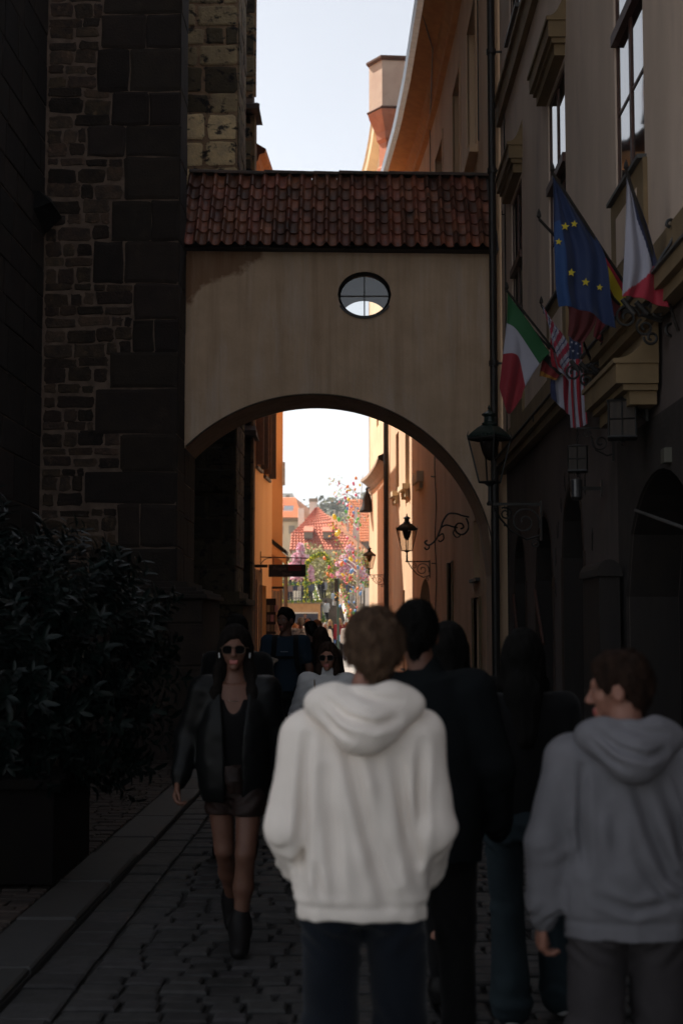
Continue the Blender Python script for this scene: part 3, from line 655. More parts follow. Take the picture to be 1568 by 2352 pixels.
# ================================================================== LEFT ORANGE HOUSES
oh = thing('orange_house', 'orange plastered house beyond the church on the left, with brown shuttered windows', 'house', (-5, 36, 0))
XL = interp([(34.6,-2.53),(39.4,-2.30)])
lm = lambda u, z, d: (XL(u)+d, u, z)
ow = [Op(35.5,36.6,5.65,8.0, depth=.2), Op(37.3,38.5,5.6,8.0, depth=.2), Op(35.5,36.6,10,12, depth=.2), Op(37.3,38.5,10,12, depth=.2)]
od = [Op(34.9,35.8,0,2.8, depth=.3), Op(36.6,38.0,0,2.7, depth=.3)]
mb = MB(); wallface(mb, lm, 34.6, 39.4, 0, 13.4, ow+od); mb.poly([(-2.30,39.4,0),(-2.3,39.4,13.4),(-12,39.4,13.4),(-12,39.4,0)]); mb.poly([(-2.53,34.6,0),(-2.53,34.6,13.4),(-4,34.6,13.4),(-4,34.6,0)])
P_(mb, 'wall', M['orange_plaster'], oh)
for w_ in ow: MI(window(lm, w_, oh, d=-.12, bars=(1, (.33,.66)), sill=.07), oh)
for w_ in ow[:2]:
    for uu in (w_.ua-.02, w_.ub+.02):
        mb = MB(); mbox(mb, lm, uu-.02, uu+.02, w_.za+.03, w_.zb, .0, .20)
        for k in range(14): z_ = w_.za+.1+k*.16; mbox(mb, lm, uu-.028, uu+.028, z_, z_+.1, .03, .17)
        P_(mb, 'shutter', mat('brown_shutter', (.16,.09,.055), (.12,.07,.04), .7, 8) if 'shm' not in M else M['shm'], oh)
        M['shm'] = mb and bpy.data.materials.get('brown_shutter')
for d_ in od:
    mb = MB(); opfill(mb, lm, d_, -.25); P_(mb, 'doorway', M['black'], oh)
mb = MB(); strip(mb, [34.6,36,39.5], lm, [(-.02,13.1),(.12,13.2),(.16,13.35),(.3,13.4),(.32,13.5),(-3,15.5)]); P_(mb, 'eave', mat('orange_eave', (.5,.2,.08), (.4,.16,.06), .9, 4), oh)
def leaf_panel(name, x0, x1, Y, z0, z1, par, label):
    o = MB(); n = 4
    for k in range(n):
        a_, b2 = x0+(x1-x0)*k/n, x0+(x1-x0)*(k+1)/n-.012; o.box(a_, b2, Y-.02, Y+.02, z0, z1-.05*math.sin(k*2.2)**2)
    s_ = P_(o, 'open_shutter', M['pale_wood'], par); s_['label'] = label
    f = MB(); f.box(x0-.05, x0, Y-.03, Y+.03, z0, z1+.05); f.box(x0-.05, x1+.12, Y-.035, Y+.035, z1+.02, z1+.09); f.build('frame', M['dark_wood'], s_)
leaf_panel('a', -2.46, -2.26, 34.85, .6, 3.05, oh, 'pale weathered board shutter standing open nearer the arch')
d2 = thing('deep_orange_house', 'deep orange plastered house behind the hanging shop sign, set back past a side opening', 'house', (-5, 47, 0))
mb = MB(); mb.hexa([(-12,43,0),(-2.19,43,0),(-2.60,50.5,0),(-12,50.5,0),(-12,43,11.3),(-2.19,43,11.3),(-2.60,50.5,11.3),(-12,50.5,11.3)])
P_(mb, 'wall', M['orange_deep'], d2)
mb = MB()
for k in range(5):
    x0_ = -2.62+k*.12; mb.hexa([(x0_,41.9,3.72+ (.5-.095*k)),(x0_+.12,41.9,3.72+(.5-.095*(k+1))),(x0_+.12,43,3.72+(.5-.095*(k+1))),(x0_,43,3.72+(.5-.095*k)),(x0_,41.9,3.84+(.5-.095*k)),(x0_+.12,41.9,3.84+(.5-.095*(k+1))),(x0_+.12,43,3.84+(.5-.095*(k+1))),(x0_,43,3.84+(.5-.095*k))])
P_(mb, 'canopy_roof', M['tile'], d2)
mb = MB(); mb.hexa([(-2.62,41.92,3.9),(-2.04,41.92,3.45),(-2.04,43,3.45),(-2.62,43,3.9),(-2.62,41.92,4.19),(-2.04,41.92,3.72),(-2.04,43,3.72),(-2.62,43,4.19)]); P_(mb, 'canopy_board', M['orange_deep'], d2)
leaf_panel('b', -2.52, -2.15, 42.4, .4, 2.72, d2, 'wide pale weathered board shutter standing open under the canopy')
mb = MB(); mb.box(-2.2,-2.12,42.9,43.05,5.9,6.6); P_(mb, 'meter_box', M['zinc'], d2)
mb = MB(); mb.tube([(-2.05,42.2,0),(-2.05,42.2,3.6)], .06, 10); mb.lathe([(.03,0),(.09,.04),(.09,.12),(.03,.16)], (-2.03,42.2,3.55), 10); P_(mb, 'canopy_post', M['pale_wood'], d2)
# ================================================================== LANTERNS, BRACKETS
def spiral(c, r0, r1, a0, turns, n=26):
    """points in the XZ plane"""
    return [(c[0]+(r0+(r1-r0)*k/n)*math.cos(a0+turns*2*math.pi*k/n), c[1]+(r0+(r1-r0)*k/n)*math.sin(a0+turns*2*math.pi*k/n)) for k in range(n+1)]
def xz(Y, pts): return [(p[0], Y, p[1]) for p in pts]
def sqr(c, r, z, rot=math.pi/4+.35, n=4): return [(c[0]+r*math.cos(rot+2*math.pi*k/n), c[1]+r*math.sin(rot+2*math.pi*k/n), z) for k in range(n)]
def stackp(mb, c, prof, rot=.35, n=4):
    b0 = len(mb.v)
    for r_, z_ in prof: mb.v += sqr(c, r_, z_, rot, n)
    for i in range(len(prof)-1):
        for k in range(n): mb.face((b0+i*n+k, b0+i*n+(k+1)%n, b0+(i+1)*n+(k+1)%n, b0+(i+1)*n+k))
    mb.face([b0+k for k in range(n)][::-1]); mb.face([b0+(len(prof)-1)*n+k for k in range(n)])
def street_lantern(c, s, wallx, brz, label, rot=.35, n=4, tall=1.0):
    """c: centre of the lower rim of the glass box; s: half width at the top; bracket runs to wallx at height brz"""
    X, Y, Z = c; t = thing('street_lantern', label, 'lantern', (wallx, Y, brz), group='wall lanterns along the lane')
    h = s*2.05
    mb = MB(); tp_, bt = sqr((X, Y), s, Z+h, rot, n), sqr((X, Y), s*.5, Z, rot, n)
    for k in range(n):
        mb.tube([bt[k], tp_[k]], s*.045, 5); mb.tube([bt[k], bt[(k+1)%n]], s*.045, 5); mb.tube([tp_[k], tp_[(k+1)%n]], s*.075, 5)
        q = tp_[k]; mb.tube([q, (q[0]+(q[0]-X)*.05, q[1]+(q[1]-Y)*.05, q[2]+s*.16), (q[0], q[1], q[2]+s*.36)], [s*.05, s*.035, s*.008], 5)
    P_(mb, 'frame', M['iron'], t)
    g_ = MB()
    for k in range(n): g_.poly([bt[k], bt[(k+1)%n], tp_[(k+1)%n], tp_[k]])
    P_(g_, 'glass', M['lampglass'], t)
    mb = MB(); stackp(mb, (X, Y), [(s*1.04, Z+h), (s*1.06, Z+h+s*.1), (s*.86, Z+h+s*.3), (s*.55, Z+h+s*.55), (s*.36, Z+h+s*.66)], rot, n)
    for k in range(n):      # beaded crest
        a_, b2 = tp_[k], tp_[(k+1)%n]
        for q in range(1, 8):
            f = q/8; mb.lathe([(s*.01, 0), (s*.055, s*.05), (s*.05, s*.11), (s*.01, s*.15)], (a_[0]+(b2[0]-a_[0])*f, a_[1]+(b2[1]-a_[1])*f, Z+h+s*.06), 5)
    mb.lathe([(s*.34, Z+h+s*.64), (s*.36, Z+h+s*.74), (s*.26, Z+h+s*.8), (s*.24, Z+h+s*1.05), (s*.36, Z+h+s*1.12), (s*.36, Z+h+s*1.18), (s*.1, Z+h+s*1.32), (s*.05, Z+h+s*1.4), (s*.08, Z+h+s*1.46), (s*.01, Z+h+s*1.62)], (X, Y, 0), 12)
    P_(mb, 'crown', M['green_iron'], t, smooth=False)
    mb = MB(); mb.lathe([(s*.42, Z+h*.98), (s*.46, Z+h*.9), (s*.33, Z+h*.68), (s*.2, Z+h*.55), (s*.02, Z+h*.5)], (X, Y, 0), 12); P_(mb, 'burner', M['dark_wood'], t, smooth=True)
    mb = MB(); mb.lathe([(s*.14, brz-s*.1), (s*.17, brz), (s*.1, brz+s*.1), (s*.09, Z-s*.2), (s*.3, Z-s*.03), (s*.5, Z)], (X, Y, 0), 8)
    w_ = wallx-X; d = s*.07
    mb.box(X, wallx, Y-d, Y+d, brz-s*.1, brz+s*.02); mb.box(wallx-s*.1, wallx, Y-d*1.3, Y+d*1.3, brz-w_*.72, brz+s*.1)
    r1 = w_*.3; cxx, czz = wallx-w_*.34, brz-w_*.36
    mb.tube(xz(Y, spiral((cxx, czz), r1, r1*.18, -.4, 1.6)), s*.045, 5)
    mb.tube(xz(Y, spiral((cxx-w_*.36, brz-w_*.2), w_*.13, w_*.03, 2.2, -1.5)), s*.04, 5)
    mb.tube(xz(Y, [(X+w_*.05, brz-w_*.05), (X+w_*.2, brz-w_*.3), (X+w_*.42, brz-w_*.55), (X+w_*.7, brz-w_*.7), (wallx-s*.08, brz-w_*.62)]), s*.05, 5)
    mb.tube(xz(Y, spiral((wallx-w_*.12, brz-w_*.78), w_*.09, w_*.02, 1.2, 1.4)), s*.035, 5)
    for f, g2 in ((.28, .42), (.5, .6), (.62, .3), (.4, .18), (.76, .5)):   # leaves
        p_ = (X+w_*f, Y, brz-w_*g2); mb.lathe([(.0, -s*.09), (s*.07, 0), (0, s*.09)], p_, 4)
    P_(mb, 'bracket', M['iron'], t)
    return t
pA = at(1124, 1108, 15.6); street_lantern(pA, .235, 2.05, at(1135, 1156, 15.6).z, 'large green-black street lantern on a scrolled bracket in front of the archway', rot=.12)
pB = at(934, 1265, 32.6); street_lantern(pB, .235, XR(32.6), at(934, 1289, 32.6).z, 'black street lantern silhouetted against the sunlit wall strip beyond the arch', rot=.1)
pC = at(848, 1306, 45.2); street_lantern(pC, .20, XP(45.2), at(848, 1320, 45.2).z, 'small distant street lantern on the pink corner house', rot=.2)
# empty wrought-iron sign bracket
Yb = 24.2; t = thing('scroll_bracket', 'empty wrought iron sign bracket with scrolls on the shaded wall under the arch', 'bracket', (XR(Yb), Yb, 3.5))
mb = MB(); D_ = lambda pts: [tuple(at(x_, y_, Yb)) for x_, y_ in pts]
def cr(pts, n=6):
    P = [Vector(p) for p in pts]; P = [P[0]]+P+[P[-1]]; o = []
    for i in range(1, len(P)-2):
        for k in range(n):
            t_ = k/n; a, b, c, d = P[i-1:i+3]
            o.append(.5*((2*b)+(c-a)*t_+(2*a-5*b+4*c-d)*t_*t_+(3*b-3*c+d-a)*t_**3))
    return o+[P[-2]]
mb.tube(cr(D_([(1079,1172),(1080,1190),(1078,1228)])), .014, 5)
mb.tube(cr(D_([(1078,1188),(1060,1184),(1048,1180),(1030,1180),(1018,1195),(1010,1218),(1000,1240),(985,1252),(975,1246),(981,1241)])), .016, 5)
mb.tube(cr(D_([(985,1252),(984,1260),(978,1262),(974,1257)])), .012, 5)
mb.tube(cr(D_([(1070,1190),(1076,1210),(1066,1226),(1052,1226),(1044,1214),(1050,1203),(1060,1203),(1064,1211),(1057,1215)])), .015, 5)
mb.tube(cr(D_([(1012,1212),(1024,1206),(1040,1210),(1050,1212)])), .014, 5)
mb.tube(cr(D_([(1006,1232),(1016,1226),(1018,1238),(1010,1244),(1006,1240)])), .012, 5)
mb.tube(cr(D_([(1046,1214),(1040,1224),(1048,1234),(1056,1230),(1052,1224)])), .012, 5)
P_(mb, 'scrollwork', M['iron'], t)
# hanging box lanterns
def box_lantern(c, s, wallx, brz, label):
    X, Y, Z = c; t = thing('hanging_lantern', label, 'lantern', (wallx, Y, brz), group='square iron lanterns by the doorways')
    h = s*2.6; mb = MB()
    stackp(mb, (X, Y), [(s*1.55, Z+h), (s*1.6, Z+h+s*.08), (s*1.35, Z+h+s*.16), (s*.4, Z+h+s*.34), (s*.1, Z+h+s*.4)], .6); P_(mb, 'lid', M['iron'], t)
    mb = MB(); tp_, bt = sqr((X, Y), s*1.38, Z+h, .6), sqr((X, Y), s*1.38, Z, .6)
    for k in range(4):
        mb.tube([bt[k], tp_[k]], s*.09, 4); mb.tube([bt[k], bt[(k+1)%4]], s*.1, 4); md = [(bt[k][i]+tp_[k][i])/2 for i in range(3)]; m2 = [(bt[(k+1)%4][i]+tp_[(k+1)%4][i])/2 for i in range(3)]
        mb.tube([md, m2], s*.07, 4); mb.tube([[(bt[k][i]+bt[(k+1)%4][i])/2 for i in range(3)], [(tp_[k][i]+tp_[(k+1)%4][i])/2 for i in range(3)]], s*.07, 4)
    stackp(mb, (X, Y), [(s*1.2, Z-s*.12), (s*1.5, Z-s*.05), (s*1.45, Z+.01)], .6); mb.lathe([(s*.02, -s*.6), (s*.12, -s*.5), (s*.06, -s*.35), (s*.3, -s*.1)], (X, Y, Z), 8)
    P_(mb, 'frame', M['iron'], t)
    g_ = MB()
    for k in range(4): g_.poly([bt[k], bt[(k+1)%4], tp_[(k+1)%4], tp_[k]])
    P_(g_, 'glass', mat('frosted_glass', (.05,.038,.03), (.03,.024,.02), .8, 3, stretch=(20,20,1)) if 'fg' not in M else M['fg'], t); M['fg'] = bpy.data.materials['frosted_glass']
    mb = MB(); w_ = wallx-X; n_ = 5; zz = Z+h+s*.38
    for k in range(n_):
        za = zz+(brz-zz)*k/n_; zb = zz+(brz-zz)*(k+1)/n_; r_ = (zb-za)*.6
        ang = 0 if k % 2 else math.pi/2
        mb.tube([(X+math.cos(ang)*math.cos(q)*r_*.45, Y+math.sin(ang)*math.cos(q)*r_*.45, (za+zb)/2+math.sin(q)*r_) for q in np.linspace(0, 2*math.pi, 9)], s*.04, 4)
    P_(mb, 'chain', M['iron'], t)
    mb = MB(); mb.box(X-s*.1, wallx, Y-s*.1, Y+s*.1, brz-s*.05, brz+s*.12); mb.box(wallx-.02, wallx, Y-s*.15, Y+s*.15, brz-w_*.9, brz+s*.3)
    mb.tube(xz(Y, spiral((X+w_*.62, brz-w_*.38), w_*.24, w_*.05, 2.6, 1.5)), s*.09, 5)
    mb.tube(xz(Y, spiral((X+w_*.26, brz-w_*.16), w_*.12, w_*.03, 0, 1.4)), s*.07, 5)
    mb.tube(xz(Y, [(X+w_*.36, brz-w_*.2), (X+w_*.5, brz-w_*.6), (X+w_*.8, brz-w_*.75), (wallx-.01, brz-w_*.7)]), s*.09, 5)
    P_(mb, 'bracket', M['iron'], t); return t
c1 = at(1326, 1083, 11.2); box_lantern(c1, .073, 2.05, at(1326, 984, 11.2).z, 'square iron lantern hanging on a chain over the lane below the striped flag')
c2 = at(1438, 1006, 9.9); c2.x = 1.87; box_lantern(c2, .095, 2.05, at(1438, 915, 9.9).z, 'square iron lantern in deep shadow beneath the ochre door hood')
# spot cylinders
def spot(c, r, h, wallx, label):
    t = thing('wall_spotlight', label, 'spotlight', (wallx, c.y, c.z), group='metal cylinder spotlights on the townhouse')
    mb = MB(); mb.lathe([(r*.9, -h/2), (r, -h/2+.008), (r, h/2-.004), (r*.9, h/2)], c, 16); P_(mb, 'housing', mat('spot_metal', (.10,.10,.10), (.08,.08,.085), .35, 20, metal=.6) if 'spm' not in M else M['spm'], t, smooth=False); M['spm'] = bpy.data.materials['spot_metal']
    mb = MB(); mb.lathe([(r*.7, -h/2-.02), (r*.95, -h/2)], c, 16); P_(mb, 'lens', M['iron'], t)
    mb = MB(); mb.box(c.x+r*.8, wallx, c.y-.012, c.y+.012, c.z-.015, c.z+.015); mb.box(wallx-.01, wallx+.0, c.y-.03, c.y+.03, c.z-.07, c.z+.07); P_(mb, 'arm', M['iron'], t)
spot(at(1323, 1122, 11.8), .048, .155, 2.05, 'grey metal cylinder spotlight just beneath the square hanging lantern')
spot(at(1228, 957, 15.2), .035, .075, 2.03, 'small cylinder spotlight on the ochre band beside the Italian flag')
spot(at(1341, 826, 12.4), .04, .10, 2.03, 'small cylinder spotlight next to the lower flag bracket')
mb = MB(); p = onx(1527, 1047, 2.05); mb.box(2.03, 2.10, p.y-.06, p.y+.06, p.z-.05, p.z+.05); tag(mb.build('junction_box', mat('pale_plastic', (.10,.095,.075), None, .6), bevel=.006), 'small pale electrical box on the wall right of the doorway', 'junction box')

# ================================================================== FLAGS
def flagmat(name, attr=True): return mat(name, (1,1,1), (.93,.93,.93), .75, 3, attr=True, sheen=.2, bump=.15, bs_=300, bd=.001)
FM = flagmat('flag_cloth')
def flag(name, label, Y, rows, cf, n=36, m=36, ripple=.03, freq=2.5, stars=(), pole=None, ph=0, blend=0.):
    """rows: control grid of picture positions with depths around Y"""
    A = []
    for i, r_ in enumerate(rows): A.append(cr([at(p[0], p[1], Y+(p[2] if len(p) > 2 else 0)) for p in r_], 20))
    k = len(A[0]); cols = [cr([A[i][j] for i in range(len(A))], 20) for j in range(k)]
    L = len(cols[0]); P = [[None]*k for _ in range(L)]
    for j in range(k):
        for i in range(L):
            u, v = j/(k-1), i/(L-1); p_ = cols[j][i].copy()
            p_.y += ripple*math.sin(2*math.pi*freq*u+v*2+ph)*(.3+.7*v) + ripple*.35*math.sin(9*u-5*v+ph); P[i][j] = p_
    t = thing(name, label, 'flag', tuple(P[0][0]))
    mb = MB(); b0 = len(mb.v)
    for r_ in P: mb.v += [tuple(q) for q in r_]
    for i in range(L-1):
        for j in range(k-1):
            mb.col = cf((j+.5)/(k-1), (i+.5)/(L-1)); mb.face((b0+i*k+j, b0+i*k+j+1, b0+(i+1)*k+j+1, b0+(i+1)*k+j))
    o = P_(mb, 'cloth', FM, t, smooth=True); sd = o.modifiers.new('thickness', 'SOLIDIFY'); sd.thickness = .002
    for dx, dy, r_, c_ in stars:
        q = at(dx, dy, Y)      # nearest grid vertex in the picture plane gives the depth
        best = min((((p.x/p.y-q.x/q.y)**2+((p.z-CAMZ)/p.y-(q.z-CAMZ)/q.y)**2), p) for rr in P for p in rr)[1]
        s_ = MB(); cc = at(dx, dy, best.y-.022)
        s_.poly([(cc.x+math.sin(math.pi*q_/5+.1)*(r_ if q_ % 2 == 0 else r_*.42), cc.y, cc.z+math.cos(math.pi*q_/5+.1)*(r_ if q_ % 2 == 0 else r_*.42)) for q_ in range(10)])
        s_.col = c_; s_.c = [c_]; P_(s_, 'star', FM, t)
    if pole:
        mb = MB(); a_, b_ = pole; mb.tube([a_, b_], .011, 8); mb.lathe([(.004, 0), (.018, .02), (.012, .05), (.002, .075)], (a_[0], a_[1], a_[2]), 8); P_(mb, 'pole', M['dark_wood'], t)
    return t
BL, YE, RD, WH, GR, DR = (.003,.017,.075), (.5,.4,.02), (.32,.01,.025), (.33,.33,.40), (.008,.09,.025), (.11,.008,.01)
j = lambda c: tuple(x*random.uniform(.96, 1.04) for x in c)
B1 = Vector((2.0, 9.7, 3.98)); B2 = Vector((2.0, 12.0, 3.98))
flag('european_flag', 'large blue flag with yellow stars hanging from its pole over the lane', 9.75,
     [[(1269,400),(1270,402),(1274,404)],[(1270,490),(1298,484),(1325,480)],[(1273,590),(1330,575),(1385,582)],[(1277,655),(1335,668),(1401,690)],[(1284,702),(1348,716),(1411,757)]],
     lambda u, v: BL if u > .25 or v < .3 else (.004,.04,.15), stars=[(1297,520,.031,YE),(1318,514,.027,YE),(1282,555,.026,YE),(1311,626,.031,YE),(1344,648,.031,YE),(1376,660,.025,YE)],
     pole=(at(1268,397,9.62), at(1468,705,9.9)))
flag('spanish_flag', 'red and yellow flag half hidden behind the blue starred flag', 10.1,
     [[(1320,480),(1380,575),(1441,665)],[(1325,530),(1378,610),(1430,700)],[(1320,600),(1362,650),(1418,738)]],
     lambda u, v: (.35,.01,.03) if v < .25 else ((.5,.38,.01) if v < .62 else DR), pole=(at(1237,503,9.9), at(1424,702,10.1)), ripple=.02)
flag('czech_flag', 'white and red flag with a dark blue hoist wedge, highest on the right', 9.0,
     [[(1438,398),(1441,400),(1443,402)],[(1436,500),(1462,500),(1486,520)],[(1433,600),(1480,610),(1508,610)],[(1430,680),(1468,685),(1534,708)]],
     lambda u, v: (.008,.012,.05) if v < .66 and u > .5 + .7*max(0, v-.33) else (WH if u < .97-2.4*max(0, v-.58) else (.32,.01,.03)),
     pole=(at(1437,392,8.9), at(1556,760,9.1)), ripple=.02)
flag('plain_dark_red_flag', 'plain dark red cloth hanging below the blue starred flag', 10.5,
     [[(1305,700),(1340,700),(1378,705)],[(1305,745),(1335,750),(1362,750)],[(1304,771),(1320,784),(1338,788)]], lambda u, v: (.09,.006,.008), ripple=.015, pole=(at(1300,690,10.5), at(1360,838,11.6)))
flag('small_red_flag', 'small plain red cloth just right of the dark red flag', 10.9,
     [[(1372,722),(1386,726),(1402,735)],[(1364,755),(1380,760),(1394,764)],[(1362,774),(1371,780),(1383,787)]], lambda u, v: (.14,.006,.012), ripple=.01, pole=(at(1383,784,10.9), at(1364,838,11.8)))
flag('italian_flag', 'green, white and red flag hanging beside the downpipe', 12.1,
     [[(1165,672),(1214,741),(1262,810)],[(1163,738),(1188,758),(1240,834)],[(1155,812),(1190,820),(1205,888)],[(1147,890),(1166,950),(1196,915)]],
     lambda u, v: GR if v < .345 else (WH if v < .66 else (.22,.008,.018)), pole=(at(1163,667,12.0), at(1310,852,12.1)), ripple=.02, freq=1.5)
flag('german_flag', 'small black, red and gold flag tucked under the Italian one', 12.2,
     [[(1250,803),(1270,828),(1292,856)],[(1243,835),(1262,852),(1282,866)],[(1238,864),(1258,868),(1276,874)]], lambda u, v: (.008,.007,.007) if v < .35 else ((.17,.008,.01) if v < .75 else (.3,.13,.01)), ripple=.01, pole=(at(1200,735,12.3), at(1318,858,12.15)))
def uk(u, v):
    k = (v*9+u*1.3) % 1.5
    return (.30,.01,.04) if k < .6 else (WH if k < 1.0 else ((.02,.03,.12) if k < 1.15 else WH))
flag('british_flag', 'thin rolled flag of red, white and blue spiralling round its pole', 12.0,
     [[(1243,702),(1244,703),(1246,704)],[(1258,745),(1264,742),(1270,740)],[(1270,790),(1284,785),(1300,782)],[(1286,835),(1302,832),(1320,830)],[(1310,875),(1322,868),(1330,866)]], uk, ripple=.02, pole=(at(1242,700,12), at(1340,868,12.1)))
flag('canadian_flag', 'folded pink and red flag between the German and the starry striped flags', 12.15,
     [[(1263,775),(1267,776),(1272,778)],[(1263,815),(1280,830),(1296,842)],[(1268,840),(1290,858),(1312,880)]], lambda u, v: RD if u < .3 or u > .85 else (WH if abs(u-.55) > .12 or abs(v-.5) > .2 else RD), ripple=.015)
flag('french_flag', 'blue, white and red flag hanging lowest, left of the striped flag', 12.25,
     [[(1265,858),(1285,862),(1312,865)],[(1263,885),(1286,900),(1310,905)],[(1266,915),(1290,938),(1309,955)]], lambda u, v: (.02,.03,.09) if u < .28 and v > .2 else (WH if u < .62 else ((.25,.01,.03) if u < .84 else WH)), ripple=.015)
flag('american_flag', 'flag with white stars on blue above red and white upright stripes', 11.9,
     [[(1306,772),(1320,778),(1336,776)],[(1306,835),(1320,835),(1338,834)],[(1307,905),(1322,905),(1342,905)],[(1311,982),(1328,984),(1347,974)]],
     lambda u, v: (.016,.028,.08) if v < .28 and u < .93 else (WH if (u*5.2+.15) % 2 < .95 else RD), stars=[(1312,786,.014,WH),(1322,789,.014,WH),(1308,797,.012,WH),(1315,806,.015,WH),(1326,812,.012,WH),(1332,795,.012,WH)], ripple=.02)
for nm, Bp, S, lab in (('flag_bracket', (1472,722,9.35), 1.0, 'black wrought iron flag holder with scrolls above the door hood'), ('flag_bracket', (1340,852,11.4), .85, 'smaller black wrought iron flag holder below the rolled flag')):
    q = at(*Bp); t = thing(nm, lab, 'flag holder', tuple(q), group='wrought iron flag holders')
    mb = MB(); Y_ = q.y
    mb.tube([(q.x, Y_, q.z), (2.04, Y_+.02, q.z-.04)], .016, 6); mb.tube([(q.x-.12*S, Y_, q.z+.02), (2.04, Y_, q.z+.10*S)], .012, 6)
    for cx_, cz_, r_, a_, tn in ((-.10,-.02,.085,0,1.6),(.02,-.09,.06,2,1.4),(.12,.03,.07,1,-1.5),(.06,-.16,.05,3,1.3),(.2,-.1,.06,0,-1.3)):
        mb.tube(xz(Y_-.01, spiral((q.x+cx_*S, q.z+cz_*S), r_*S, r_*.25*S, a_, tn)), .010, 5)
    P_(mb, 'scrollwork', M['iron'], t)
    for k in range(3):
        s_ = MB(); s_.tube([(q.x-.13*S+.09*k*S, Y_-.02, q.z+.10*S-.02*k), (q.x-.05*S+.09*k*S, Y_, q.z+.0*S)], .019, 8); P_(s_, 'socket', M['spm'], t)
mb = MB(); Yc = 8.9; mb.tube(cr([at(x_, y_, Yc) for x_, y_ in [(1500,622),(1518,590),(1538,560),(1550,530),(1546,508),(1534,506),(1530,516),(1538,522)]]), [.012]*42+[.01] if False else .011, 6)
tag(mb.build('iron_crook', M['iron']), 'curled iron crook rising beside the white and red flag', 'iron hook')

# ================================================================== HANGING SHOP SIGN
Ys = 36.6; t = thing('hanging_sign', 'black hanging shop sign on an iron bracket at the orange house', 'sign', (XL(Ys), Ys, 3.4))
a_, b_ = at(617, 1296.5, Ys), at(702, 1325, Ys)
mb = MB(); mb.box(a_.x, b_.x, Ys-.03, Ys+.03, b_.z, a_.z); bo = P_(mb, 'board', mat('sign_black', (.012,.011,.011), None, .5), t, bevel=.004)
c_ = at(598, 1279.5, Ys); mb = MB(); mb.tube([(c_.x-.02, Ys, c_.z), (at(708, 1282, Ys).x, Ys, c_.z-.03)], .016, 6); mb.tube([(c_.x, Ys, c_.z+.14), (c_.x, Ys, c_.z-.4)], .02, 6)
mb.tube(cr([(c_.x, Ys, c_.z-.2), (c_.x+.12, Ys, c_.z-.06), (c_.x+.3, Ys, c_.z-.02)]), .01, 5)
for x_ in (a_.x+.12, b_.x-.12): mb.tube([(x_, Ys, a_.z), (x_, Ys, c_.z)], .01, 5)
P_(mb, 'bracket', M['iron'], t)
def text(body, size, loc, m, par, name, ext=.003, rot=(math.pi/2, 0, 0)):
    cu = bpy.data.curves.new(name, 'FONT'); cu.body = body; cu.size = size; cu.align_x = 'CENTER'; cu.align_y = 'CENTER'; cu.extrude = ext
    to = bpy.data.objects.new('tmp', cu); COL.objects.link(to); bpy.context.view_layer.update()
    me = bpy.data.meshes.new_from_object(to.evaluated_get(bpy.context.evaluated_depsgraph_get())); bpy.data.objects.remove(to)
    me.materials.clear(); me.materials.append(m); o = bpy.data.objects.new(name, me); COL.objects.link(o); o.location = loc; o.rotation_euler = rot
    if par: o.parent = par; o.matrix_parent_inverse = Matrix.Translation(par.location).inverted()
    return o
gl = mat('letter_grey', (.16,.145,.14), None, .7); rdm = mat('sign_red', (.16,.01,.02), None, .6)
mx_, mz_ = (a_.x+b_.x)/2, (a_.z+b_.z)/2
text('Prague', .125, (mx_-.19, Ys-.034, mz_+.055), gl, t, 'lettering'); text('Shop', .125, (mx_, Ys-.034, mz_-.085), gl, t, 'lettering')
mb = MB(); mb.box(mx_+.03, mx_+.36, Ys-.034, Ys-.029, mz_-.005, mz_+.12); P_(mb, 'red_panel', rdm, t)
text('Ticket', .115, (mx_+.19, Ys-.038, mz_+.058), mat('letter_dim', (.05,.02,.025), None, .7), t, 'lettering')

# bell and postcard rack
pb = at(842, 1150, 49.6); mb = MB(); r_ = .27
mb.lathe([(r_*.9, -.38), (r_, -.40), (r_*.95, -.34), (r_*.68, -.2), (r_*.56, .05), (r_*.48, .2), (r_*.22, .3), (r_*.14, .36), (r_*.2, .4), (r_*.1, .47)], pb, 16)
bl = mb.build('hanging_bell', M['dark_wood'], smooth=True); tag(bl, 'dark bell-shaped hood hanging from the corner of the pink house', 'bell')
mb = MB(); mb.tube([(pb.x, pb.y, pb.z+.45), (pb.x+.3, pb.y-.1, pb.z+.47)], .02, 6); mb.build('bracket', M['iron'], bl)
t = thing('postcard_rack', 'dark postcard rack standing against the orange house', 'rack', (-2.22, 37.0, 0))
mb = MB(); mb.box(-2.30,-2.05,36.9,37.1,.1,2.35); P_(mb, 'post', M['dark_wood'], t)
pcm = mat('postcards', (1,1,1), None, .6, attr=True)
for k in range(7):
    mb = MB()
    for q in range(3):
        kk = random.uniform(.1, .6); mb.col = (kk, kk*random.uniform(.5, .9), kk*random.uniform(.4, .8)); mb.box(-2.28+q*.1, -2.20+q*.1, 36.86, 36.89, .5+k*.25, .68+k*.25)
    P_(mb, 'card_row', pcm, t)

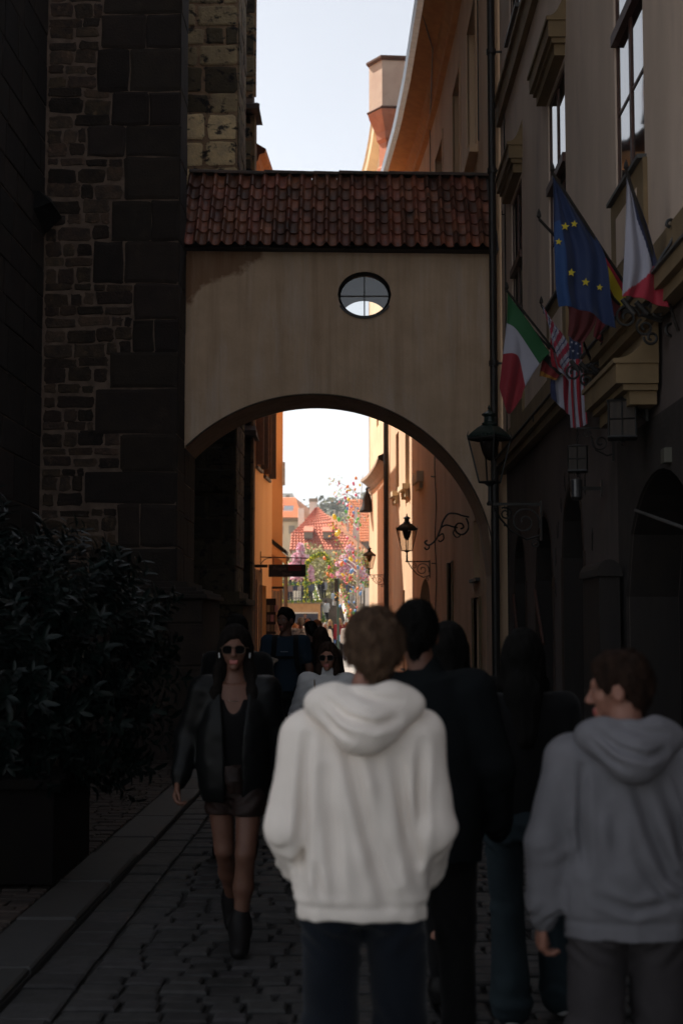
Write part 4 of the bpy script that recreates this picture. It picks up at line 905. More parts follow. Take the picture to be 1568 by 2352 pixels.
# ================================================================== PLANTER AND LAUREL BUSH
t = thing('planter_box', 'tall dark square planter on the left pavement', 'planter', (-2.45, 9.5, .05))
mb = MB(); mb.box(-3.05, -1.86, 8.9, 10.1, .055, .64); mb.box(-3.1, -1.81, 8.85, 10.15, .64, .7); P_(mb, 'box', mat('planter_dark', (.006,.005,.004), (.004,.003,.003), .9, 6, spec=.1), t, bevel=.01)
t = thing('laurel_bush', 'dense dark glossy laurel bush spilling out of the planter', 'bush', (-2.45, 9.5, .7))
mb = MB()
for k in range(9):
    a = random.uniform(0, 6.28); r_ = random.uniform(.2, .8); mb.tube(cr([(-2.4+.1*math.cos(a), 9.5+.1*math.sin(a), .68), (-2.35+r_*.5*math.cos(a), 9.5+r_*.4*math.sin(a), 1.3), (-2.3+r_*math.cos(a), 9.5+r_*.7*math.sin(a), 1.9)]), .016, 5)
P_(mb, 'stems', M['dark_wood'], t)
mb = MB()
def inb(p):
    x, y, z = p
    return ((x+2.33)/1.06)**2+((y-9.5)/.72)**2+((z-1.42)/.80)**2 < 1 or ((x+2.95)/.7)**2+((y-9.5)/.6)**2+((z-1.9)/.62)**2 < 1 or ((x+2.1)/.75)**2+((y-9.4)/.55)**2+((z-.95)/.42)**2 < 1
nl = 0
while nl < 950:
    p = Vector((random.uniform(-3.6, -1.1), random.uniform(8.7, 10.3), random.uniform(.55, 2.55)))
    if not inb(p): continue
    nl += 1; cdir = (p - Vector((-2.5, 9.6, 1.1))).normalized(); tw = (cdir + Vector((random.uniform(-.5,.5), random.uniform(-.5,.5), random.uniform(-.1,.7)))).normalized()
    ln_ = random.uniform(.14, .32)
    for k in range(15):
        f = k/15; base = p+tw*ln_*f; ang = k*2.4+random.uniform(-.3,.3)
        s1 = tw.orthogonal().normalized(); s2 = tw.cross(s1); out = (s1*math.cos(ang)+s2*math.sin(ang))
        d = (out*1.0+tw*random.uniform(.35, .9)+Vector((0,0,random.uniform(-.25,.15)))).normalized(); n_ = d.cross(tw.cross(d)).normalized(); sd = d.cross(n_).normalized()
        nn = sd.cross(d).normalized(); L_ = random.uniform(.065, .12); W_ = L_*.17; kk = random.uniform(.6, 1.3); mb.col = (kk*.9, kk, kk*.95)
        q0, q1, q2, q3 = base, base+d*L_*.35, base+d*L_*.75-nn*L_*.05, base+d*L_-nn*L_*.12
        b0 = len(mb.v)
        mb.v += [tuple(x) for x in (q0, q1+sd*W_+nn*W_*.3, q2+sd*W_*.75+nn*W_*.2, q3, q2-sd*W_*.75+nn*W_*.2, q1-sd*W_+nn*W_*.3, q1-nn*W_*.1, q2-nn*W_*.05)]
        for f_ in ((0,1,6),(1,2,7,6),(2,3,7),(3,4,7),(7,4,5,6),(6,5,0)): mb.face([b0+i for i in f_])
P_(mb, 'foliage', mat('laurel_leaf', (.003,.009,.008), (.0015,.005,.0045), .40, 3, attr=True, spec=.22), t, smooth=True)
# ================================================================== BEYOND THE LANE: square, stairs, stalls, roofs
M['far_tile'] = mat('sunny_roof_tile', (.62,.20,.12), (.52,.16,.09), .85, 2, stretch=(3,3,3), bump=.4, bs_=6, bd=.05)
M['far_tile2'] = mat('orange_roof_tile', (.80,.34,.16), (.70,.27,.12), .85, 2, bump=.4, bs_=5, bd=.05)
M['cream_wall'] = mat('cream_wall', (.62,.52,.36), (.52,.43,.3), .9, .5)
M['white_wall'] = mat('white_wall', (.78,.74,.68), (.68,.64,.58), .9, .5)
M['old_stone'] = mat('old_stone_wall', (.30,.26,.20), (.22,.19,.15), .95, .8)
def roofrows(mb, tl, tr, bl, br, n, m):   # tiled slope as overlapping rows of rolls between four corners
    tl, tr, bl, br = map(Vector, (tl, tr, bl, br)); nn = ((tr-tl).cross(bl-tl)).normalized(); nn = nn if nn.y < 0 or nn.z > 0 else -nn
    if nn.z < 0: nn = -nn
    for i in range(n):
        f0, f1 = i/n, (i+1)/n; rows = []
        for f_, up_ in ((f0, -.02), (f1+.012, .09)):
            a, b = tl.lerp(bl, f_), tr.lerp(br, f_); rows.append([tuple(a.lerp(b, k/(m*4))+nn*(up_+.13*abs(math.sin(math.pi*k/4)))) for k in range(m*4+1)])
        mb.grid(rows); mb.grid([rows[1], [(q[0]-nn.x*.1, q[1]-nn.y*.1, q[2]-nn.z*.1) for q in rows[1]]])
def far_house(name, label, loc): return thing(name, label, 'house', loc)
# red gabled house
t = far_house('red_roofed_house', 'house with a broad pointed red tiled roof and small shed dormers', (-2, 135, .3))
A = at(728,1167,136); Lw = at(669,1226,130); Bl = at(665,1264,127.5); Br = at(823,1264,127.5); Rm = at(790,1226,130)
mb = MB(); ml, mr = at(694,1204,132.4), at(760,1194,132.8)
roofrows(mb, A-Vector((.1,0,0)), A+Vector((.1,0,0)), ml, mr, 6, 12); roofrows(mb, ml, mr, Lw, Rm, 4, 14); roofrows(mb, Lw, Rm, Bl, Br, 6, 20)
P_(mb, 'roof', M['far_tile'], t)
mb = MB(); mb.grid([[tuple(p+Vector((0,.2,-.1))) for p in (A, mr, Rm, Br)], [tuple(p+Vector((2.5,16,-.3))) for p in (A, mr, Rm, Br)]]); mb.grid([[tuple(p+Vector((0,.2,-.1))) for p in (A, ml, Lw, Bl)], [tuple(p+Vector((0,16,-.3))) for p in (A, ml, Lw, Bl)]]); P_(mb, 'side_roof', M['far_tile2'], t)
mb = MB(); mb.box(Bl.x+.2, Br.x-.2, 127.9, 142, 0, Bl.z); P_(mb, 'wall', M['cream_wall'], t)
for dx_ in (708, 751):
    p = at(dx_, 1226, 129.0); mb = MB(); mb.box(p.x-.38, p.x+.38, 128.6, 130.6, p.z-.42, p.z+.12); d_ = P_(mb, 'dormer', M['old_stone'], t)
    mb = MB(); mb.box(p.x-.3, p.x+.3, 128.55, 128.6, p.z-.3, p.z+.08); mb.build('window', M['black'], d_).matrix_parent_inverse = Matrix.Translation(t.location).inverted()
    mb = MB(); mb.hexa([(p.x-.45,128.3,p.z+.1),(p.x+.45,128.3,p.z+.1),(p.x+.45,131.2,p.z+.5),(p.x-.45,131.2,p.z+.5),(p.x-.45,128.3,p.z+.2),(p.x+.45,128.3,p.z+.2),(p.x+.45,131.6,p.z+.9),(p.x-.45,131.6,p.z+.9)]); P_(mb, 'dormer_roof', M['far_tile'], t)
mb = MB(); p = at(719.5, 1160, 139); mb.box(p.x-.36, p.x+.36, 138.6, 139.6, p.z-2.5, p.z+.55); P_(mb, 'chimney', M['white_wall'], t); mb = MB(); mb.box(p.x-.42, p.x+.42, 138.5, 139.7, p.z+.3, p.z+.62); P_(mb, 'chimney_cap', M['old_stone'], t)
# orange roofed house left
t = far_house('orange_roofed_house', 'cream house with a lighter orange hipped roof, half behind the left wall', (-8, 150, .3))
c = [at(600,1144,156), at(679,1144,156), at(600,1190,148), at(694,1190,148)]
mb = MB(); roofrows(mb, c[0], c[1], c[2], c[3], 12, 26); P_(mb, 'roof', M['far_tile2'], t)
mb = MB(); e = at(708,1172,160); mb.poly([c[1], c[3], c[3]+Vector((1.5,14,0)), c[1]+Vector((1,14,0))]); P_(mb, 'hip', M['far_tile2'], t)
mb = MB(); mb.box(c[2].x, c[3].x-.3, 148.3, 165, 0, c[2].z+.1); P_(mb, 'wall', M['cream_wall'], t)
mb = MB(); z_ = c[2].z; mb.box(c[2].x, c[3].x, 147.9, 148.3, z_-.35, z_-.02); P_(mb, 'cornice', M['ochre'], t)
for k in range(6):
    x_ = c[3].x-1.1-k*1.2; mb = MB(); mb.box(x_-.3, x_+.3, 148.2, 148.32, z_-1.6, z_-.8); P_(mb, 'window', M['old_stone'], t)
mb = MB(); p = at(661,1178,150.6); mb.hexa([(p.x-.5,p.y-.4,p.z-.2),(p.x+.5,p.y-.4,p.z-.2),(p.x+.6,p.y+.5,p.z+.7),(p.x-.4,p.y+.5,p.z+.7),(p.x-.5,p.y-.5,p.z-.1),(p.x+.5,p.y-.5,p.z-.1),(p.x+.6,p.y+.4,p.z+.8),(p.x-.4,p.y+.4,p.z+.8)]); P_(mb, 'skylight', M['zinc'], t)
# roof terrace house further
t = far_house('flat_topped_house', 'pale flat-topped building rising behind the orange roof', (-9, 190, .3))
mb = MB(); p, q = at(640,1133,190), at(672,1146,190); mb.box(p.x, q.x, 190, 200, 0, p.z); P_(mb, 'wall', M['white_wall'], t); mb = MB(); mb.box(p.x+1, q.x-.4, 189.9, 190, p.z-.6, p.z-.25); P_(mb, 'window', M['old_stone'], t)
# church right with steep red roof and white gables
t = far_house('steep_roofed_hall', 'steep red roofed hall with narrow white stepped gables on the right of the roofs', (2, 140, .3))
a = at(802,1148,146); b = at(870,1148,146); c0 = at(796,1244,140); d0 = at(870,1244,140)
mb = MB(); roofrows(mb, a, b, c0, d0, 16, 16); P_(mb, 'roof', M['far_tile2'], t)
for x_, w_, yt, yb in ((817,8.5,1165,1243),(798,3,1150,1236)):
    p, q, r_ = at(x_, yt, 139.5), at(x_-w_, yb, 139.5), at(x_+w_, yb, 139.5)
    mb = MB(); n_ = 6
    for k in range(n_):
        f0 = k/n_; hw = (r_.x-q.x)/2*(1-f0*.85); mb.box(p.x-hw, p.x+hw, 139.3, 139.9, q.z+(p.z-q.z)*f0, q.z+(p.z-q.z)*(k+1)/n_)
    P_(mb, 'gable', M['white_wall'], t)
mb = MB(); mb.box(c0.x+.5, d0.x, 140.2, 150, 0, c0.z); P_(mb, 'wall', M['old_stone'], t)
for nm, x_, y_, w_, h_ in (('a',768,1180,4,14),('b',778,1183,3,12),('c',757,1182,2,9)):
    p = at(x_, y_, 150); mb = MB(); mb.box(p.x-w_*.02, p.x+w_*.02, 150, 150.5, p.z-1.6, p.z+h_*.02); mb.box(p.x-w_*.026, p.x+w_*.026, 149.9, 150.6, p.z+h_*.02, p.z+h_*.02+.12)
    tag(mb.build('roof_chimney', M['white_wall']), {'a': 'thickest of the pale chimneys between the red roof and the steep hall', 'b': 'pale chimney nearest the steep roofed hall', 'c': 'thin pale chimney nearest the peak of the red roof'}[nm], 'chimney', 'pale chimneys behind the red roof')
mb = MB(); p, q = at(690,1196,146), at(703,1230,146); mb.box(p.x, q.x, 145, 150, .3, p.z); mb.box(p.x-.2, p.x+.4, 144.7, 145.2, .3, p.z+1.2); tag(mb.build('pale_gable_house', M['white_wall']), 'slim pale gable wall between the orange and the red roof', 'house')
mb = MB(); mb.box(-12, 12, 112, 113, .3, 3.6); tag(mb.build('garden_wall', M['old_stone']), 'old stone wall below the trees at the back of the square', 'wall')

# trees
def leafcloud(mb, pts, n, size, cols, rnd=random):
    for _ in range(n):
        c, r_ = rnd.choice(pts); d = Vector((rnd.gauss(0,1), rnd.gauss(0,1), rnd.gauss(0,1))).normalized()*(rnd.random()**.5)
        p = Vector(c)+Vector((d.x*r_[0], d.y*r_[1], d.z*r_[2])); a = Vector((rnd.gauss(0,1), rnd.gauss(0,1), rnd.gauss(0,1))).normalized(); b = a.orthogonal().normalized(); s_ = size*rnd.uniform(.5, 1.3)
        k = rnd.uniform(.7, 1.2); cc = rnd.choice(cols); mb.col = tuple(x*k for x in cc)
        mb.poly([p-a*s_, p-b*s_*.6, p+a*s_, p+b*s_*.6])
M['leafc'] = mat('spring_foliage', (1,1,1), (.85,.85,.85), .8, .5, attr=True)
M['bark'] = mat('grey_bark', (.16,.13,.10), (.11,.09,.07), .9, 8)
def tree(name, label, cat, base, h, pts, n, size, cols, group=None, trunk=.18):
    t = thing(name, label, cat, base, group=group); b = Vector(base)
    mb = MB(); mb.tube(cr([b, b+Vector((.1,0,h*.3)), b+Vector((-.05,0,h*.6))]), [trunk*(1-.5*k/12) for k in range(13)], 7)
    for c, r_ in pts: mb.tube(cr([b+Vector((0,0,h*.35)), (b+Vector((0,0,h*.4))).lerp(Vector(c), .5)+Vector((0,0,.2)), Vector(c)+Vector((0,0,r_[2]*.5))]), [trunk*.35*(1-.85*k/12) for k in range(13)], 5)
    P_(mb, 'trunk', M['bark'], t)
    mb = MB(); leafcloud(mb, pts, n, size, cols); P_(mb, 'crown', M['leafc'], t)
    return t
OL = [(.42,.38,.14), (.34,.33,.11), (.5,.44,.18), (.30,.26,.12)]
for k, (dx_, yy, Y_, w_, lab) in enumerate(((660,1262,104,2.4,'leftmost hazy olive spring tree below the roofs'), (697,1272,100,2.2,'olive spring tree behind the left pink blossom'), (735,1258,106,2.4,'olive spring tree seen through the garland arch'), (770,1265,101,2.0,'olive spring tree right of the garland arch'), (800,1252,108,2.2,'olive spring tree behind the hanging eggs'), (835,1268,103,2.2,'olive spring tree nearest the pink corner house'))):
    c = at(dx_, yy+16, Y_); pts = [((c.x+random.uniform(-.7,.7)*w_*.7, c.y+random.uniform(-1,1), c.z-random.uniform(-.3, 3.4)), (w_*.45, 1.0, random.uniform(.6, 1.0))) for _ in range(12)]
    tree('spring_tree', lab, 'tree', (c.x, Y_, .3), c.z, pts, 1700, .13, OL, 'olive spring trees behind the square')
PK = [(.95,.55,.66), (.95,.66,.74), (.88,.42,.56), (.96,.75,.82)]
for lab, Y_, blobs in (('tall pointed pink blossom tree on the left, behind the black sign', 78, [(690,1262,7,14),(684,1280,11,10),(697,1285,13,12),(680,1300,14,10),(704,1312,15,14),(690,1325,20,9),(712,1330,8,12)]),
                       ('spreading pink blossom tree behind the hanging eggs', 79, [(803,1262,8,12),(795,1282,12,9),(812,1292,16,12),(800,1310,18,12),(785,1320,12,9),(825,1310,12,10),(835,1325,9,8),(778,1295,6,5)])):
    pts = [(tuple(at(x_, y_, Y_)), (rx*.029, .6, ry*.026)) for x_, y_, rx, ry in blobs]; c = at(blobs[1][0]+6, 1400, Y_)
    tree('blossom_tree', lab, 'tree', (c.x, Y_, .3), 3.6, pts, 4200, .10, PK, 'pink blossom trees on the square', .1)

# staircase, platform with railings, kiosk
st = thing('staircase', 'broad stone staircase climbing from the square', 'stairs', (-.9, 74, .3))
mb = MB(); n_ = 22
for k in range(n_): mb.box(-2.1, .75, 73+k*.52, 73+(n_+1)*.52, .3+k*.135, .3+(k+1)*.135)
P_(mb, 'steps', mat('stair_stone', (.15,.125,.105), (.10,.085,.07), .9, 3), st)
zt = .3+n_*.135
def ramp(name, p0, p1, w_, m_, lab, par):
    mb = MB(); a, b = Vector(p0), Vector(p1); mb.hexa([a+Vector((-w_,0,-.5)), a+Vector((w_,0,-.5)), b+Vector((w_,0,-.5)), b+Vector((-w_,0,-.5)), a+Vector((-w_,0,.0)), a+Vector((w_,0,.0)), b+Vector((w_,0,.0)), b+Vector((-w_,0,.0))])
    o = P_(mb, name, m_, par); o['label'] = lab; return o
ra, rb = at(750,1440,74), at(719,1336,85)
ramp('parapet', ra, rb, .10, M['white_wall'], 'parapet on the left of the steps', st)
rc_, rd = at(804,1432,74), at(782,1350,85)
ramp('parapet', rc_, rd, .09, M['white_wall'], 'parapet on the right of the steps', st)
def garland(pts, r_, n, label, cols, size=.06, extra=None):
    t = thing('flower_garland', label, 'garland', tuple(pts[0]), group='easter garlands')
    mb = MB(); q = cr(pts, 8); mb.tube(q, r_*.35, 6); P_(mb, 'core', mat('garland_green', (.06,.13,.03), None, .9) if 'gg' not in M else M['gg'], t); M['gg'] = bpy.data.materials['garland_green']
    mb = MB(); leafcloud(mb, [(tuple(p), (r_, r_, r_)) for p in q], n, size, cols); P_(mb, 'leaves_and_flowers', M['leafc'], t); return t
GC = [(.08,.22,.03), (.12,.3,.04), (.8,.65,.03), (.9,.8,.05), (.1,.2,.04)]
garland([ra+Vector((-.1,-.05,.1)), (ra+rb)/2+Vector((-.1,-.05,.1)), rb+Vector((-.1,0,.1))], .15, 1500, 'yellow and green garland running up the left parapet of the stairs', GC, .05)
garland([rc_+Vector((.05,-.05,.1)), (rc_+rd)/2+Vector((.05,-.05,.1)), rd+Vector((.05,0,.1))], .15, 1300, 'red, green and yellow garland on the right parapet of the stairs', GC+[(.7,.05,.05)]*3, .05)
garland([at(x_, y_, 72) for x_, y_ in ((704,1372),(703,1340),(703,1305),(709,1288),(724,1277),(742,1273),(752,1286),(758,1306),(760,1330))], .14, 1900, 'arched garland of green leaves and yellow flowers standing over the steps', GC, .055)
# platform / kiosk
kt = thing('market_kiosk', 'wooden market kiosk under the flowered platform at the foot of the stairs', 'kiosk', (-3, 72, .3))
x0, x1 = -5.6, at(736,1400,72).x; zf = at(700,1381,72).z
km = mat('kiosk_wood', (.5,.28,.12), (.42,.22,.09), .8, 4)
mb = MB(); mb.box(x0, x1, 71.9, 72.1, zf-.55, zf-.12); P_(mb, 'fascia', km, kt)
mb = MB(); mb.box(x0, x1+.1, 71.8, 75.5, zf-.12, zf); P_(mb, 'roof', M['old_stone'], kt)
mb = MB(); mb.box(x0, x1, 71.95, 72.05, zf-.62, zf-.55); P_(mb, 'light_strip', M['white_wall'], kt)
mb = MB(); mb.box(x0, x1, 71.9, 72.1, .3, 1.55); P_(mb, 'counter', km, kt)
mb = MB(); mb.box(x0, x1, 71.75, 72.2, 1.55, 1.62); P_(mb, 'counter_top', M['white_wall'], kt)
mb = MB(); mb.box(x0, x1, 75.2, 75.4, .3, zf-.12); P_(mb, 'back_wall', mat('kiosk_blue', (.10,.10,.14), None, .8), kt)
for x_ in (x1-.12, -3.85):
    mb = MB(); mb.box(x_, x_+.12, 71.92, 72.08, .3, zf-.1); P_(mb, 'post', km, kt)
mb = MB(); p = at(674,1401,73); mb.lathe([(.02,-.1),(.1,-.05),(.12,.03),(.03,.1)], p, 10); P_(mb, 'lamp', emit('warm_bulb', (1,.75,.4), 6), kt)
pl = thing('platform_railing', 'metal railing of the raised platform, hung with yellow flowers', 'railing', (-3, 72, zf))
mb = MB()
for k in range(26): x_ = x0+(x1-x0)*k/25; mb.tube([(x_, 71.95, zf), (x_, 71.95, zf+.95)], .015, 4)
mb.tube([(x0, 71.95, zf+.95), (x1, 71.95, zf+.95)], .03, 5); mb.tube([(x0, 71.95, zf+.15), (x1, 71.95, zf+.15)], .02, 5); P_(mb, 'rails', M['lead'], pl)
garland([(x0,71.85,zf+.95), ((x0+x1)/2,71.85,zf+.82), (x1,71.85,zf+.95)], .10, 900, 'yellow and green garland along the platform railing', GC, .045)
garland([(x0,71.75,zf+.02), ((x0+x1)/2,71.75,zf-.02), (x1,71.75,zf+.02)], .09, 700, 'low garland of yellow flowers along the kiosk roof edge', GC, .045)
mb = MB(); mb.box(x0, x1, 72.2, 88, zf-.14, zf-.01); tag(mb.build('platform_floor', M['old_stone']), 'stone floor of the raised platform', kind='structure')
mb = MB(); mb.box(-2.1, 6, 73+n_*.52, 100, zt-.6, zt); tag(mb.build('upper_terrace', M['old_stone']), 'terrace at the top of the stairs', kind='structure')
mb = MB(); p, q = at(672,1357,73.5), at(690,1378,73.5); mb.box(p.x, q.x, 73.4, 74, zf, p.z); tag(mb.build('white_table', M['white_wall']), 'white covered table on the raised platform', 'table')
# info post
t = thing('information_post', 'slim dark green post with a brown board and a white panel', 'signpost', tuple(at(776.5,1500,60)))
mb = MB(); a, b = at(776.5,1502,60), at(776.5,1328,60); mb.tube([a, b], .045, 8); P_(mb, 'post', mat('post_green', (.01,.05,.03), None, .5), t)
mb = MB(); p, q = at(768,1329,60), at(775.5,1381,60); mb.box(p.x, q.x, 59.95, 60.05, q.z, p.z); P_(mb, 'board', M['dark_wood'], t)
mb = MB(); p, q = at(778,1361,60), at(787,1391,60); mb.box(p.x, q.x, 59.97, 60.02, q.z, p.z); P_(mb, 'panel', M['white_wall'], t)
# white stalls on the right
for (xa, ya, xb, yb, Y_, lab) in ((838,1350,852,1393,70,'tall white stall panel beside the pink corner house'), (820,1354,834,1386,74,'white framed stall window left of the tall white panel'), (803,1352,816,1384,77,'row end of white stall boards near the pink blossom')):
    p, q = at(xa, ya, Y_), at(xb, yb, Y_); t = thing('market_stall', lab, 'stall', (p.x, Y_, .3), group='white stall boards on the square')
    mb = MB(); mb.box(p.x, q.x, Y_, Y_+.1, q.z, p.z); P_(mb, 'panel', M['white_wall'], t)
    mb = MB(); mb.box(p.x, q.x, Y_, Y_+1, .3, q.z); P_(mb, 'base', M['old_stone'], t)
    if Y_ > 72:
        for f_ in (.33, .66): mb = MB(); x_ = p.x+(q.x-p.x)*f_; mb.box(x_-.02, x_+.02, Y_-.03, Y_, q.z, p.z); P_(mb, 'mullion', M['lead'], t)

# egg tree
t = thing('easter_tree', 'tall thin pale-barked tree hung with coloured eggs and ribbons', 'tree', tuple(at(822,1500,60)))
mb = MB(); mb.tube(cr([at(x_, y_, 60) for x_, y_ in ((823,1505),(823,1420),(821,1330),(822,1250),(826,1180),(833,1090))]), [.09*(1-.9*k/30) for k in range(31)], 7)
br_ = []
for k in range(26):
    y0 = random.uniform(1130, 1400); x0_ = 822; dr = -1 if random.random() < .72 else .45; ln = random.uniform(15, 66)
    e = (x0_+dr*ln, y0-random.uniform(-5, 45)); Ye = 60+random.uniform(-2.5, 2.5); br_.append((e, Ye))
    mb.tube(cr([at(x0_, y0, 60), at((x0_*.5+e[0]*.5), y0-18, (60+Ye)/2), at(*e, Ye)]), [.022*(1-.85*q/12) for q in range(13)], 4)
P_(mb, 'branches', mat('pale_bark', (.5,.45,.38), (.35,.3,.25), .9, 5), t)
mb = MB(); leafcloud(mb, [(tuple(at(e[0], e[1], Ye)), (.35, .3, .3)) for e, Ye in br_], 700, .05, [(.3,.4,.08), (.25,.32,.08), (.6,.05,.08), (.8,.35,.05)]); P_(mb, 'ribbons_and_buds', M['leafc'], t)['kind'] = 'stuff'
EC = {'red': (.55,.02,.03), 'pink': (.75,.12,.25), 'yellow': (.85,.6,.02), 'orange': (.8,.2,.02), 'green': (.12,.5,.08), 'blue': (.12,.3,.65)}
em = {}
for k_, c_ in EC.items():
    mb = MB(); mb.lathe([(.02,-.5),(.22,-.42),(.36,-.2),(.38,0),(.32,.22),(.18,.42),(.03,.5)], (0,0,0), 8)
    me_o = mb.build('hanging_egg', mat('egg_'+k_, c_, tuple(x*.8 for x in c_), .35, 4), smooth=True); em[k_] = me_o
first = set(); spots = [(775,1225,8,'yellow'),(768,1187,7,'yellow'),(778,1193,6,'green'),(806,1283,8,'yellow'),(800,1147,5,'yellow'),(817,1098,5,'orange'),(822,1302,5,'blue'),(756,1303,5,'pink'),(805,1330,7,'red'),(784,1295,6,'orange'),(745,1282,5,'orange'),(765,1212,5,'yellow'),(779,1220,5,'yellow'),(793,1288,5,'blue'),(808,1312,7,'blue'),(762,1322,6,'pink'),(752,1318,5,'orange'),(798,1160,4,'pink')]
while len(spots) < 105:
    c_ = random.choice(list(EC)); f = random.random(); x_ = 838-random.triangular(0, 85, 25)*(.6+.4*f); y_ = random.uniform(1110, 1420)
    if x_ < 775 and y_ < 1175: continue
    spots.append((x_, y_, random.uniform(2.2, 4.6), c_))
ORD = 'highest,second highest,third highest,fourth highest,fifth highest,sixth highest,seventh highest,eighth highest,ninth highest,tenth highest,eleventh highest,twelfth highest,thirteenth highest,fourteenth highest,fifteenth highest,sixteenth highest,seventeenth highest,eighteenth highest,nineteenth highest,twentieth highest,twenty-first highest,twenty-second highest,twenty-third highest,twenty-fourth highest,twenty-fifth highest,twenty-sixth highest,twenty-seventh highest,twenty-eighth highest,twenty-ninth highest,thirtieth highest'.split(',')
cnt_ = {}; spots.sort(key=lambda s: s[1])
for x_, y_, s_, c_ in spots:
    cnt_[c_] = cnt_.get(c_, -1)+1
    o = em[c_]
    if c_ in first: o = o.copy(); COL.objects.link(o)
    first.add(c_); Y_ = random.uniform(56, 64); sc_ = s_*Y_/FPX*1.9
    o.location = at(x_, y_, Y_); o.scale = (sc_, sc_, sc_*1.1); o.rotation_euler = (random.uniform(-.6,.6), random.uniform(-.6,.6), 0)
    tag(o, '%s of the %s eggs hanging on the decorated tree' % (ORD[min(cnt_[c_], 29)], c_), 'egg', 'hanging %s easter eggs' % c_)
# wood on the hill
mb = MB(); pts = []
for k in range(420):
    x_ = random.uniform(-150, 130); y_ = random.uniform(285, 420); j_ = (y_-260)/40; i_ = x_
    zz = -1+(34+3.5*math.sin(x_*.03+1)+2*math.sin(x_*.11))*(1-math.exp(-j_*.8))*(1.0 if x_ < 30 else max(.8, 1-(x_-30)*.004))
    r_ = random.uniform(2.0, 3.6); pts.append(((x_, y_, zz+r_*.6), (r_, r_, r_)))
leafcloud(mb, pts, 26000, .8, [(.10,.12,.05), (.14,.13,.06), (.08,.10,.05), (.2,.18,.09)])
tag(mb.build('hillside_wood', M['leafc']), 'hazy wood covering the far hill', 'wood', kind='stuff')
# haze
hz = MB(); hz.box(-420, 420, -30, 620, -2.2, 62); ho = hz.build('haze', None); tag(ho, 'thin bright air over the whole scene', kind='stuff')
hm = bpy.data.materials.new('haze_air'); hm.use_nodes = True; hn = hm.node_tree; hn.nodes.clear()
pv = hn.nodes.new('ShaderNodeVolumePrincipled'); pv.inputs['Color'].default_value = (.9,.93,1,1); pv.inputs['Density'].default_value = .00045; pv.inputs['Anisotropy'].default_value = .3
oo = hn.nodes.new('ShaderNodeOutputMaterial'); hn.links.new(pv.outputs[0], oo.inputs['Volume']); ho.data.materials.append(hm)
